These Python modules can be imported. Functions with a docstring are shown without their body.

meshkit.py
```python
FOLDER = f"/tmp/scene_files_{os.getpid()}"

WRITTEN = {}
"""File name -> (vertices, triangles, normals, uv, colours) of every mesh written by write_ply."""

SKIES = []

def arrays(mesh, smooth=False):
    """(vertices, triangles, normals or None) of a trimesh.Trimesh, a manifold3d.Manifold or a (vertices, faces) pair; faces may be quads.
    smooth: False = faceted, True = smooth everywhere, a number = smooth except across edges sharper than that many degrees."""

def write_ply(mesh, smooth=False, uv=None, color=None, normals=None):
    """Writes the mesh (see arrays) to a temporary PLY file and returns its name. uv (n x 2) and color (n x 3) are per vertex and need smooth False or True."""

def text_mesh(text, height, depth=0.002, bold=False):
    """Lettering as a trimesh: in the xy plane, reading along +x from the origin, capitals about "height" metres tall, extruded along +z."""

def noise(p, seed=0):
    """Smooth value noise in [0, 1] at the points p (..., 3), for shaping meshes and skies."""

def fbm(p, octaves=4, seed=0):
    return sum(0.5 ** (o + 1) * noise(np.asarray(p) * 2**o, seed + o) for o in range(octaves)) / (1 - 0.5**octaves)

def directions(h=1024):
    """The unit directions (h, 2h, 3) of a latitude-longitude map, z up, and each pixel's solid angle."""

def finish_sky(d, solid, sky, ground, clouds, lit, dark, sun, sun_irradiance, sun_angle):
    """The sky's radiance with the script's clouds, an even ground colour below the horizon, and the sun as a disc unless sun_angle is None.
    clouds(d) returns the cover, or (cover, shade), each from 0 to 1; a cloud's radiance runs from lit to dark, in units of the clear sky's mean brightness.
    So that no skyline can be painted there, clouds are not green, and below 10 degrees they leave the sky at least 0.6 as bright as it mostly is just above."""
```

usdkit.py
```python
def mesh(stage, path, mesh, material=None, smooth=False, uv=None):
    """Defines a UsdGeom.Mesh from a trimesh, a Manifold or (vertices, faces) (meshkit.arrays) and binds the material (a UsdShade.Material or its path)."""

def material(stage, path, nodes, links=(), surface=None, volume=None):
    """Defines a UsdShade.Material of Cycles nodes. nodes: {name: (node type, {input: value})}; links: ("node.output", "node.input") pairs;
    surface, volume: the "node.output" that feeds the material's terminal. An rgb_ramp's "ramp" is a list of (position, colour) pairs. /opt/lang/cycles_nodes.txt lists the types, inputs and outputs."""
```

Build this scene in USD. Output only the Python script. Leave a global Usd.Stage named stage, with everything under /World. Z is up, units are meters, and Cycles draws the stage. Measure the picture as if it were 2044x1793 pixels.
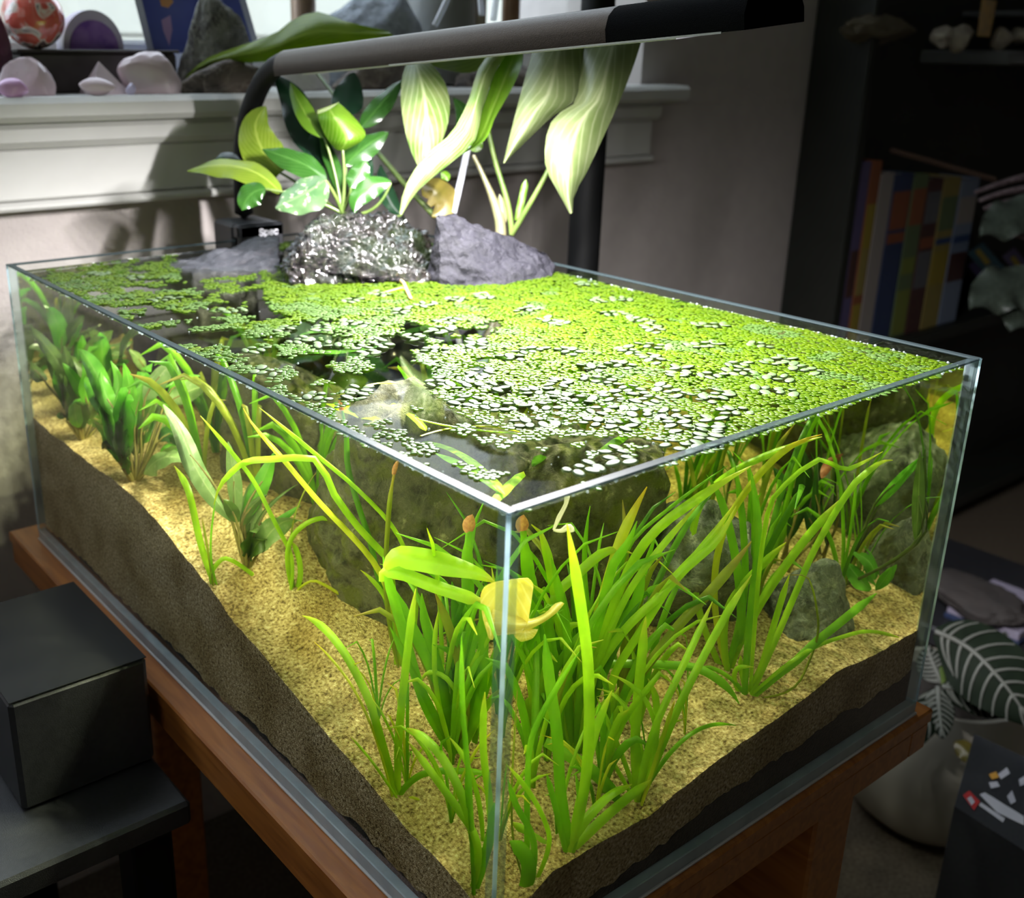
import math, random
import numpy as np, trimesh
import usdkit, meshkit
from pxr import Usd, UsdGeom, UsdLux, UsdShade, Gf, Sdf, Vt
from scipy.spatial.transform import Rotation
from shapely.geometry import Polygon, Point

stage = Usd.Stage.CreateInMemory()
UsdGeom.SetStageUpAxis(stage, 'Z'); UsdGeom.SetStageMetersPerUnit(stage, 1.0)
UsdGeom.Xform.Define(stage, '/World'); UsdGeom.Scope.Define(stage, '/World/Looks')
rng = np.random.default_rng(7); random.seed(7)

# ---------------------------------------------------------------- camera (pose solved from the tank's corners)
F, PX, PY = 2129.78, 853.82, 842.286
RM = Rotation.from_rotvec([1.83261132, -.619308523, .453022203]).as_matrix()
CAM = np.array([-.252149698, -.272662484, .406666889])
TL, TW, TH = .600, .3677, .2404          # tank: length (y), width (x), height (z); near corner stands at the origin
HA = 9.0
cam = UsdGeom.Camera.Define(stage, '/World/camera')
mm = np.eye(4); mm[0, :3], mm[1, :3], mm[2, :3], mm[3, :3] = RM[0], -RM[1], -RM[2], CAM
cam.AddTransformOp().Set(Gf.Matrix4d(*mm.ravel().tolist()))
cam.CreateHorizontalApertureAttr(HA); cam.CreateVerticalApertureAttr(HA * 1793 / 2044)
cam.CreateFocalLengthAttr(HA * F / 2044)
cam.CreateHorizontalApertureOffsetAttr((1022 - PX) / 2044 * HA)
cam.CreateVerticalApertureOffsetAttr(-(896.5 - PY) / 2044 * HA)
cam.CreateClippingRangeAttr(Gf.Vec2f(.01, 100))
cam.CreateFStopAttr(2.6); cam.CreateFocusDistanceAttr(.56)
cam.CreateExposureAttr(0.0)

LED = 2750. * 2.25 * .95
# ---------------------------------------------------------------- lights: the aquarium lamp, daylight at the window, fill from an added left window, a dim sky outside
def rect_light(path, pos, x, y, w, h, power, color):
    l = UsdLux.RectLight.Define(stage, path)
    x = np.array(x, float); x /= np.linalg.norm(x); y = np.array(y, float); y -= x * (x @ y); y /= np.linalg.norm(y); z = np.cross(x, y)
    m = np.eye(4); m[0, :3], m[1, :3], m[2, :3], m[3, :3] = x, y, z, pos      # light shines along -z
    l.AddTransformOp().Set(Gf.Matrix4d(*m.ravel().tolist()))
    l.CreateWidthAttr(w); l.CreateHeightAttr(h); l.CreateIntensityAttr(power); l.CreateColorAttr(Gf.Vec3f(*color))
    return l
LAMP_A, LAMP_B = np.array([.219, .505, .3955]), np.array([.219, .062, .4275])   # the lamp body's axis
LD = (LAMP_B - LAMP_A) / np.linalg.norm(LAMP_B - LAMP_A)
LX = np.array([.995, 0, .10]); LX -= LD * (LX @ LD); LX /= np.linalg.norm(LX); LN = np.cross(LX, LD); LN *= -1 if LN[2] > 0 else 1         # downwards
def spot(path, pos, power, color, cone=89.5, soft=.55, r=.004):
    l = UsdLux.SphereLight.Define(stage, path); l.CreateRadiusAttr(r); l.CreateIntensityAttr(power); l.CreateColorAttr(Gf.Vec3f(*color))
    sh = UsdLux.ShapingAPI.Apply(l.GetPrim()); sh.CreateShapingConeAngleAttr(cone); sh.CreateShapingConeSoftnessAttr(soft); l.AddTranslateOp().Set(Gf.Vec3d(*map(float, pos)))
rect_light('/World/lamp_light', (LAMP_A + LAMP_B) / 2 + LN * .0125, -LX, LD, .036, .38, 20.0, (1.0, .96, .98))
for i in range(9): spot(f'/World/lamp_led_{i:03d}', LAMP_A + (LAMP_B - LAMP_A) * (.33 + .079 * i) + LN * .0148, LED, (1.0, .97, .98))
rect_light('/World/left_fill_daylight', (-1.585, -.2, .95), [0, 1, 0], [0, 0, 1], 1.3, 1.1, 2.4, (.78, .88, 1.0))  # fill light, set at an added window out of view on the left
rect_light('/World/window_daylight', (.0, .840, .96), [-1, 0, 0], [0, -.06, 1], 1.5, .95, 1.1, (.80, .90, 1.0))
dome = UsdLux.DomeLight.Define(stage, '/World/sky'); dome.CreateIntensityAttr(1.3); dome.CreateColorAttr(Gf.Vec3f(.75, .85, 1))

# ---------------------------------------------------------------- helpers
def ray(x, y): return np.array([(x - PX) / F, (y - PY) / F, 1.0]) @ RM
def at(x, y, axis, v):
    d = ray(x, y); k = 'xyz'.index(axis); return CAM + d * ((v - CAM[k]) / d[k])
def atd(x, y, dep): return CAM + dep * ray(x, y)
def depth(P): return float((np.asarray(P) - CAM) @ RM[2])
def pr(P):
    q = (np.asarray(P, float) - CAM) @ RM.T
    return np.stack([PX + F * q[..., 0] / q[..., 2], PY + F * q[..., 1] / q[..., 2]], -1)

used = {}
def numbered(base, parent):
    k = (parent, base); n = used.get(k, 0); used[k] = n + 1
    return base if n == 0 else f'{base}_{n:03d}'
def tag(prim, label=None, cat=None, group=None, kind=None):
    for k, v in (('label', label), ('category', cat), ('group', group), ('kind', kind)):
        if v: prim.SetCustomDataByKey(k, v)
    return prim
class T:                                   # a thing, at loc; parts are given in world coordinates
    def __init__(s, name, label, cat, loc=(0, 0, 0), group=None, kind=None):
        s.path = '/World/' + numbered(name, '/World'); s.loc = np.array(loc, float)
        x = UsdGeom.Xform.Define(stage, s.path); x.AddTranslateOp().Set(Gf.Vec3d(*s.loc.tolist())); s.prim = x.GetPrim()
        tag(s.prim, label, cat, group, kind)
    def part(s, name, mesh, m, parent=None, smooth=35, uv=None, label=None, kind=None):
        v, f = vf(mesh)
        base = parent.GetPath().pathString if parent is not None else s.path
        p = usdkit.mesh(stage, base + '/' + numbered(name, base), (v - s.loc, f), m, smooth, uv).GetPrim()
        if label: tag(p, label)
        if kind: tag(p, kind=kind)
        return p
def vf(mesh):
    if isinstance(mesh, (tuple, list)): return np.asarray(mesh[0], float), tri(np.asarray(mesh[1], int))
    if hasattr(mesh, 'to_mesh'):
        m = mesh.to_mesh(); return m.vert_properties[:, :3], m.tri_verts
    return np.array(mesh.vertices), np.array(mesh.faces)
def tri(f): return np.vstack([f[:, [0, 1, 2]], f[:, [0, 2, 3]]]) if f.shape[1] == 4 else f
def one(name, mesh, m, label=None, cat=None, group=None, kind=None, smooth=35, uv=None):
    v, f = vf(mesh)
    p = usdkit.mesh(stage, '/World/' + numbered(name, '/World'), (v, f), m, smooth, uv).GetPrim()
    return tag(p, label, cat, group, kind)
def join(ms):
    V, Fc, n = [], [], 0
    for m in ms:
        v, f = vf(m); V.append(v); Fc.append(f + n); n += len(v)
    return np.vstack(V), np.vstack(Fc)
def box(x0, x1, y0, y1, z0, z1, c=.0015):
    c = min(c, (x1 - x0) / 3, (y1 - y0) / 3, (z1 - z0) / 3); p = []
    for i, sx in enumerate((x0, x1)):
        for j, sy in enumerate((y0, y1)):
            for k, sz in enumerate((z0, z1)):
                dx, dy, dz = (c if i == 0 else -c), (c if j == 0 else -c), (c if k == 0 else -c)
                p += [(sx, sy + dy, sz + dz), (sx + dx, sy, sz + dz), (sx + dx, sy + dy, sz)]
    return trimesh.convex.convex_hull(np.array(p))
def hull(p): return trimesh.convex.convex_hull(np.asarray(p, float))
def spline(p, n):
    p = np.asarray(p, float)
    if len(p) == 2: return p[0] + (p[1] - p[0]) * np.linspace(0, 1, n)[:, None]
    from scipy.interpolate import Akima1DInterpolator as PchipInterpolator
    t = np.r_[0, np.cumsum(np.linalg.norm(np.diff(p, axis=0), axis=1) + 1e-9)]
    return PchipInterpolator(t / t[-1], p)(np.linspace(0, 1, n)) if p.ndim > 1 else p
def frames(P):
    t = np.gradient(P, axis=0); return t / (np.linalg.norm(t, axis=1, keepdims=True) + 1e-12)
def tube(P, r, sides=8, n=None):
    P = np.asarray(P, float)
    if n: P = spline(P, n)
    r = np.broadcast_to(np.interp(np.linspace(0, 1, len(P)), np.linspace(0, 1, np.size(r)), np.atleast_1d(r)), (len(P),))
    t = frames(P); ref = np.array([0, 0, 1.]) if abs(t[:, 2]).mean() < .9 else np.array([1., 0, 0])
    a = np.cross(t, ref); a /= np.linalg.norm(a, axis=1, keepdims=True) + 1e-12; b = np.cross(t, a)
    g = np.arange(sides) * 2 * np.pi / sides
    v = (P[:, None] + r[:, None, None] * (np.cos(g)[None, :, None] * a[:, None] + np.sin(g)[None, :, None] * b[:, None])).reshape(-1, 3)
    f = [(i * sides + j, (i + 1) * sides + j, (i + 1) * sides + (j + 1) % sides, i * sides + (j + 1) % sides) for i in range(len(P) - 1) for j in range(sides)]
    f = [(q[0], q[3], q[2], q[1]) for q in f]
    f = tri(np.array(f)).tolist(); n0 = len(v); v = np.vstack([v, P[0], P[-1]]); k = (len(P) - 1) * sides
    for j in range(sides):
        f.append((n0, (j + 1) % sides, j)); f.append((n0 + 1, k + j, k + (j + 1) % sides))
    return v, np.array(f)[:, ::-1]
def sheet(G, th):
    """A grid of points (n, m, 3) as a thin closed sheet, thickest along its middle; returns (mesh, uv)."""
    n, m = G.shape[:2]
    du, dv = np.gradient(G, axis=1), np.gradient(G, axis=0)
    N = np.cross(du, dv); N /= np.linalg.norm(N, axis=2, keepdims=True) + 1e-12
    u = np.linspace(0, 1, m); prof = th * np.maximum(np.sqrt(np.clip(1 - (2 * u - 1) ** 2, 0, 1)), .15)[None, :, None]
    v = np.vstack([(G + N * prof / 2).reshape(-1, 3), (G - N * prof / 2).reshape(-1, 3)])
    uv = np.stack(np.broadcast_arrays(u[None, :], np.linspace(0, 1, n)[:, None]), -1).reshape(-1, 2); uv = np.vstack([uv, uv])
    q = lambda i, j: i * m + j
    f = []
    K = n * m
    for i in range(n - 1):
        for j in range(m - 1):
            a, b, c, d = q(i, j), q(i, j + 1), q(i + 1, j + 1), q(i + 1, j)
            f += [(a, b, c), (a, c, d), (K + a, K + c, K + b), (K + a, K + d, K + c)]
    edge = [q(0, j) for j in range(m)] + [q(i, m - 1) for i in range(1, n)] + [q(n - 1, j) for j in range(m - 2, -1, -1)] + [q(i, 0) for i in range(n - 2, 0, -1)]
    for a, b in zip(edge, edge[1:] + edge[:1]):
        f += [(a, K + a, K + b), (a, K + b, b)]
    return (v, np.array(f)), uv
SHAPES = dict(blade=lambda t: np.minimum(1, .75 + t) * np.clip((1 - t) * 7, .05, 1) ** .75, lance=lambda t: np.sin(np.pi * np.clip(t, .01, .995) ** .85) ** .7,
              ovate=lambda t: np.sin(np.pi * np.clip(t, .012, .995) ** .7) ** .62, strap=lambda t: np.clip(t * 8, .4, 1) * np.clip((1 - t) * 9, .5, 1),
              paddle=lambda t: .12 + .88 * np.clip((t - .3) / .35, 0, 1) ** 1.2 * np.clip((1 - t) * 4.5, .03, 1) ** .55)
def leaf3(P, w, shape, face, fold=.25, wave=0., th=.0004, n=14, m=5, seed=0, twist=0.):
    """A leaf or blade along the points P, w metres wide, its flat side turned to face."""
    P = spline(P, n); t = frames(P); face = np.broadcast_to(np.asarray(face, float), P.shape)
    s = np.cross(t, face); s /= np.linalg.norm(s, axis=1, keepdims=True) + 1e-12; nn = np.cross(s, t)
    if twist:
        a = np.linspace(-.3, 1, n)[:, None] * twist; s, nn = s * np.cos(a) + nn * np.sin(a), nn * np.cos(a) - s * np.sin(a)
    k = np.linspace(0, 1, n); W = w / 2 * SHAPES[shape](k); u = np.linspace(-1, 1, m)
    ph = seed * 1.7
    bump = -fold * np.abs(u)[None, :] * W[:, None] + wave * w * np.sin(k[:, None] * 17 + ph + u[None, :]) * u[None, :] ** 2
    G = P[:, None] + s[:, None] * (u[None, :] * W[:, None])[..., None] + nn[:, None] * bump[..., None]
    return sheet(G, th)
def ruled(Lp, Rp, d0, d1, bump=.0, n=16, m=9, th=.0005, wave=0., curve=0.):
    """A leaf between two edges seen in the picture, standing d0..d1 metres from the camera, bowed by bump."""
    A, B = spline(Lp, n), spline(Rp, n); k = np.linspace(0, 1, n); u = np.linspace(0, 1, m); G = np.zeros((n, m, 3))
    for i in range(n):
        for j in range(m):
            p = A[i] * (1 - u[j]) + B[i] * u[j]
            d = d0 + (d1 - d0) * k[i] + curve * math.sin(math.pi * k[i]) + bump * math.sin(math.pi * u[j]) * min(1, 4 * k[i], 4 * (1 - k[i]) + .2) + wave * math.sin(k[i] * 14 + 5 * abs(u[j] - .5)) * abs(u[j] - .5)
            G[i, j] = atd(p[0], p[1], d)
    return sheet(G, th)
def rock_mesh(c, r, seed, planes=14, rough=.10, sub=5, freq=6., flat=None, rot=0.):
    """An angular stone: a soft polyhedron roughened by noise."""
    g = np.random.default_rng(seed); s = trimesh.creation.icosphere(sub); d = s.vertices
    N = g.normal(size=(planes, 3)); N /= np.linalg.norm(N, axis=1, keepdims=True); h = g.uniform(.72, 1.0, planes)
    q = np.maximum(d @ N.T, 1e-3) / h; R = 1 / (np.sum(q ** 9, axis=1) ** (1 / 9.)); R = np.minimum(R, 1.25)
    R *= 1 + rough * (meshkit.fbm(d * freq * .5 + seed, 5, seed) - .5) * 2 - .5 * rough * np.abs(meshkit.fbm(d * freq * 1.3 + 9 + seed, 4, seed + 3) - .5) * 2
    v = d * R[:, None] * np.asarray(r)
    if rot: v = Rotation.from_euler('z', rot).apply(v)
    v = v + np.asarray(c)
    if flat is not None: v[:, 2] = np.maximum(v[:, 2], flat)
    return v, s.faces
def lathe(c, prof, n=32):
    """prof: (radius, z) from bottom to top, closed on the axis."""
    p = np.array(prof, float); g = np.arange(n) * 2 * np.pi / n
    v = np.stack([np.outer(p[:, 0], np.cos(g)), np.outer(p[:, 0], np.sin(g)), np.repeat(p[:, 1:2], n, 1)], -1).reshape(-1, 3) + np.asarray(c)
    f = [(i * n + j, i * n + (j + 1) % n, (i + 1) * n + (j + 1) % n, (i + 1) * n + j) for i in range(len(p) - 1) for j in range(n)]
    return v, tri(np.array(f))

# ---------------------------------------------------------------- materials
ML = {}
def mat(name, nodes, links, surface='p.BSDF', volume=None):
    ML[name] = usdkit.material(stage, '/World/Looks/' + name, nodes, links, surface, volume); return ML[name]
def plain(name, c, rough=.5, c2=None, scale=30., bump=0., bscale=None, spec=.5, metallic=0., coat=0., detail=4, ramp=(.35, .65), **kw):
    nodes = {'p': ('principled_bsdf', dict(base_color=c, roughness=rough, specular_ior_level=spec, metallic=metallic, coat_weight=coat, **kw)), 'g': ('geometry', {})}
    links = []
    if c2 is not None:
        nodes['n'] = ('noise_texture', dict(scale=scale, detail=detail)); nodes['r'] = ('rgb_ramp', {'ramp': [(ramp[0], c), (ramp[1], c2)]})
        links += [('g.position', 'n.vector'), ('n.fac', 'r.fac'), ('r.color', 'p.base_color')]
    if bump:
        nodes['bn'] = ('noise_texture', dict(scale=bscale or scale * 3, detail=5)); nodes['b'] = ('bump', dict(strength=1.0, distance=bump))
        links += [('g.position', 'bn.vector'), ('bn.fac', 'b.height'), ('b.normal', 'p.normal')]
    return mat(name, nodes, links)
def leafy(name, dark, light, trans, rough=.35, scale=60., mixf=.38, veins=None, vein_n=0., spec=.5, tip=None, spots=0.):
    """Leaf: gloss over a mottled green, light shining through; veins from the leaf's own u (across) and v (along)."""
    N = {'g': ('geometry', {}), 'n': ('noise_texture', dict(scale=scale, detail=4)), 'r': ('rgb_ramp', {'ramp': [(.3, dark), (.7, light)]}),
         'p': ('principled_bsdf', dict(roughness=rough, specular_ior_level=spec)), 't': ('translucent_bsdf', {}), 'm': ('mix_closure', dict(fac=mixf)),
         'tm': ('mix_color', dict(blend_type='multiply', fac=1.0, b=trans)), 'ts': ('mix_color', dict(blend_type='mix', fac=.55, b=trans))}
    L = [('g.position', 'n.vector'), ('n.fac', 'r.fac'), ('p.BSDF', 'm.closure1'), ('t.BSDF', 'm.closure2')]
    col = 'r.color'
    if veins or tip:
        N['uv'] = ('texture_coordinate', {}); N['x'] = ('separate_xyz', {}); L += [('uv.UV', 'x.vector')]
    if veins:
        N['c'] = ('math', dict(math_type='subtract', value2=.5)); N['a'] = ('math', dict(math_type='absolute')); N['mid'] = ('map_range', dict(from_min=.012, from_max=.05, to_min=1., to_max=0., clamp=True))
        L += [('x.x', 'c.value1'), ('c.value', 'a.value1'), ('a.value', 'mid.value')]
        fac = 'mid.result'
        if vein_n:
            N['k'] = ('math', dict(math_type='multiply_add', value2=-1.3)); N['w'] = ('math', dict(math_type='multiply', value2=vein_n * 6.283)); N['s'] = ('math', dict(math_type='sine'))
            N['sv'] = ('map_range', dict(from_min=.55, from_max=1.0, to_min=0., to_max=.55, clamp=True)); N['mx'] = ('math', dict(math_type='maximum'))
            L += [('a.value', 'k.value1'), ('x.y', 'k.value3'), ('k.value', 'w.value1'), ('w.value', 's.value1'), ('s.value', 'sv.value'), ('sv.result', 'mx.value1'), ('mid.result', 'mx.value2')]
            fac = 'mx.value'
        N['vm'] = ('mix_color', dict(b=veins)); L += [(fac, 'vm.fac'), (col, 'vm.a')]; col = 'vm.result'
    if tip:
        N['tr'] = ('map_range', dict(from_min=.86, from_max=1.0, to_min=0., to_max=1., clamp=True)); N['tx'] = ('mix_color', dict(b=tip))
        L += [('x.y', 'tr.value'), ('tr.result', 'tx.fac'), (col, 'tx.a')]; col = 'tx.result'
    if spots:
        N['sn'] = ('noise_texture', dict(scale=scale * 2.5, detail=4)); N['sr'] = ('map_range', dict(from_min=.56, from_max=.68, to_min=0., to_max=spots, clamp=True)); N['sx'] = ('mix_color', dict(b=(.75, .72, .55)))
        L += [('g.position', 'sn.vector'), ('sn.fac', 'sr.value'), ('sr.result', 'sx.fac'), (col, 'sx.a')]; col = 'sx.result'
    L += [(col, 'p.base_color'), (col, 'ts.a'), ('ts.result', 't.color')]
    return mat(name, N, L, 'm.closure')

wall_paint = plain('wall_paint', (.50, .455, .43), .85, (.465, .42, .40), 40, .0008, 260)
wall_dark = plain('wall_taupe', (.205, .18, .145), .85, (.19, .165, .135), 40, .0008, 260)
white_paint = plain('white_paint', (.62, .62, .585), .38, (.585, .585, .555), 12, .0003, 60)
cream_paint = plain('cream_paint', (.40, .385, .32), .5, (.37, .36, .30), 10)
carpet = plain('carpet', (.17, .135, .09), .95, (.10, .075, .05), 220, .004, 500)
ceiling_m = plain('ceiling_paint', (.6, .58, .55), .9)
wood = mat('orange_wood', {'g': ('geometry', {}), 'mp': ('mapping', dict(scale=(40., 4., 40.))), 'n': ('noise_texture', dict(scale=4., detail=6, distortion=.6)),
    'r': ('rgb_ramp', {'ramp': [(.3, (.28, .088, .018)), (.55, (.40, .14, .028)), (.75, (.48, .19, .042))]}), 'p': ('principled_bsdf', dict(roughness=.38, coat_weight=.25)), 'b': ('bump', dict(strength=.3, distance=.0004))},
    [('g.position', 'mp.vector'), ('mp.vector', 'n.vector'), ('n.fac', 'r.fac'), ('r.color', 'p.base_color'), ('n.fac', 'b.height'), ('b.normal', 'p.normal')])
black_plastic = plain('black_plastic', (.022, .023, .027), .42, (.03, .031, .036), 300, .0002, 1500)
black_metal = plain('black_metal', (.0035, .0038, .004), .6, spec=.2)
cap_m = plain('end_cap_plastic', (.0016, .0016, .0018), .8, (.0032, .0032, .0035), 900, .0002, 1500, spec=.03)
black_shelf = plain('black_shelf_paint', (.012, .015, .011), .55, (.016, .018, .014), 20)
grey_edge = plain('grey_shelf_edge', (.16, .17, .18), .4)
alu = plain('brushed_aluminium', (.030, .021, .0145), .42, (.026, .018, .0125), 400, .00015, 1500, metallic=.9)
lamp_glow = mat('lamp_diffuser', {'e': ('emission', dict(color=(1, .98, .98), strength=6.))}, [], 'e.emission')
silver_line = plain('silver_trim', (.7, .72, .68), .25, metallic=.8)
label_white = plain('label_print', (.72, .72, .78), .6)

sand_m = mat('sand_grains', {'g': ('geometry', {}), 'v': ('voronoi_texture', dict(scale=1150.)), 'n': ('noise_texture', dict(scale=520., detail=4)), 'n2': ('noise_texture', dict(scale=26., detail=3)),
    'r': ('rgb_ramp', {'ramp': [(.30, (.13, .08, .03)), (.45, (.46, .33, .16)), (.58, (.66, .50, .28)), (.76, (.92, .82, .60))]}),
    'r2': ('rgb_ramp', {'ramp': [(.34, (.55, .48, .27)), (.56, (1, .99, .96))]}), 'mx': ('mix_color', dict(blend_type='multiply', fac=.75)),
    'p': ('principled_bsdf', dict(roughness=.85, specular_ior_level=.3)), 'b': ('bump', dict(strength=.8, distance=.0009))},
    [('g.position', 'v.vector'), ('g.position', 'n.vector'), ('g.position', 'n2.vector'), ('n.fac', 'r.fac'), ('n2.fac', 'r2.fac'), ('r.color', 'mx.a'), ('r2.color', 'mx.b'), ('mx.result', 'p.base_color'),
     ('v.distance', 'b.height'), ('b.normal', 'p.normal')])
soil_m = plain('black_soil', (.012, .011, .010), .8, (.035, .028, .022), 420, .0015, 600)
def stone(name, lo, mid, hi, scale=22., rough=.7, moss=None, spec=.4, bump=.003, bscale=140., vein=(.55, .62), mossr=(.5, .62), coat=0., vein_k=.3):
    N = {'g': ('geometry', {}), 'n': ('noise_texture', dict(scale=scale, detail=8, roughness=.62)), 'r': ('rgb_ramp', {'ramp': [(.36, lo), (.52, mid), (.62, mid), (.74, hi)]}),
         'n2': ('noise_texture', dict(scale=scale * .8, detail=5, distortion=2.2)), 'vr': ('rgb_ramp', {'ramp': [(.47, (0, 0, 0)), (.5, (1, 1, 1)), (.53, (0, 0, 0))]}), 'vx': ('mix_color', dict(b=hi)), 'vf': ('math', dict(math_type='multiply', value2=vein_k)),
         'bn': ('noise_texture', dict(scale=bscale, detail=8, roughness=.65)), 'b': ('bump', dict(strength=1., distance=bump)), 'p': ('principled_bsdf', dict(roughness=rough, specular_ior_level=spec, coat_weight=coat, coat_roughness=.04))}
    L = [('g.position', 'n.vector'), ('g.position', 'n2.vector'), ('g.position', 'bn.vector'), ('n.fac', 'r.fac'), ('n2.fac', 'vr.fac'), ('vr.color', 'vf.value1'), ('vf.value', 'vx.fac'), ('r.color', 'vx.a'), ('bn.fac', 'b.height'), ('b.normal', 'p.normal')]
    col = 'vx.result'
    if moss:
        N['mn'] = ('noise_texture', dict(scale=scale * .9, detail=6)); N['mr'] = ('map_range', dict(from_min=mossr[0], from_max=mossr[1], to_min=0., to_max=.9, clamp=True)); N['mm'] = ('mix_color', dict(b=moss))
        L += [('g.position', 'mn.vector'), ('mn.fac', 'mr.value'), ('mr.result', 'mm.fac'), (col, 'mm.a')]; col = 'mm.result'
    return mat(name, N, L + [(col, 'p.base_color')])
rock_dark = stone('algae_rock', (.04, .042, .032), (.16, .155, .11), (.55, .53, .40), 75, moss=(.15, .165, .035), vein_k=.08, bump=.006, bscale=220.)
rock_grey = stone('grey_rock', (.07, .078, .078), (.20, .22, .21), (.70, .70, .60), 70, moss=(.10, .11, .04), mossr=(.56, .68), vein_k=.22, bump=.005, bscale=200.)
rock_wet = stone('wet_moss_rock', (.002, .0015, .001), (.006, .0045, .003), (.016, .012, .009), 45, rough=.13, moss=(.006, .011, .0015), spec=.3, bump=.003, coat=1., bscale=150., mossr=(.46, .56))
rock_purple = stone('slate_rock', (.0045, .0042, .0075), (.010, .0095, .0155), (.038, .036, .05), 50, rough=.6, bump=.003)
rock_slate = stone('dark_slate_rock', (.014, .014, .017), (.032, .032, .038), (.09, .09, .10), 40, rough=.45, bump=.002)

# glass and water do not bend the light here: panes are see-through with a reflection by angle; water mirrors on the inside of its sides, as it does behind a pane
pane_m = mat('pane_glass', {'t': ('transparent_bsdf', dict(color=(.965, .985, .975))), 'gl': ('glossy_bsdf', dict(color=(1, 1, 1), roughness=.0)), 'f': ('fresnel', dict(IOR=1.45)), 'g': ('geometry', {}),
    'i': ('math', dict(math_type='subtract', value1=1.0)), 'm': ('math', dict(math_type='multiply')), 'x': ('mix_closure', {})},
    [('g.backfacing', 'i.value2'), ('f.fac', 'm.value1'), ('i.value', 'm.value2'), ('m.value', 'x.fac'), ('t.BSDF', 'x.closure1'), ('gl.BSDF', 'x.closure2')], 'x.closure')
edge_m = mat('glass_edge', {'t': ('transparent_bsdf', dict(color=(.50, .60, .60))), 'p': ('principled_bsdf', dict(base_color=(.035, .048, .052), roughness=.35, specular_ior_level=.15)), 'x': ('mix_closure', dict(fac=.5))},
    [('t.BSDF', 'x.closure1'), ('p.BSDF', 'x.closure2')], 'x.closure')
seam_m = mat('seam_glass', {'t': ('transparent_bsdf', dict(color=(.90, .97, .94))), 'p': ('principled_bsdf', dict(base_color=(.40, .48, .54), roughness=.12, specular_ior_level=.8)), 'x': ('mix_closure', dict(fac=.16))},
    [('t.BSDF', 'x.closure1'), ('p.BSDF', 'x.closure2')], 'x.closure')
seam_glint = mat('seam_glint_bevel', {'p': ('principled_bsdf', dict(base_color=(.72, .80, .88), roughness=.2)), 't': ('translucent_bsdf', dict(color=(.85, .92, 1.0))), 'm': ('mix_closure', dict(fac=.6))}, [('p.BSDF', 'm.closure1'), ('t.BSDF', 'm.closure2')], 'm.closure')  # white put into the bevel for light piped through the glass
base_edge = plain('base_glass_edge', (.36, .44, .47), .25, (.28, .36, .39), 60, spec=.8)
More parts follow.
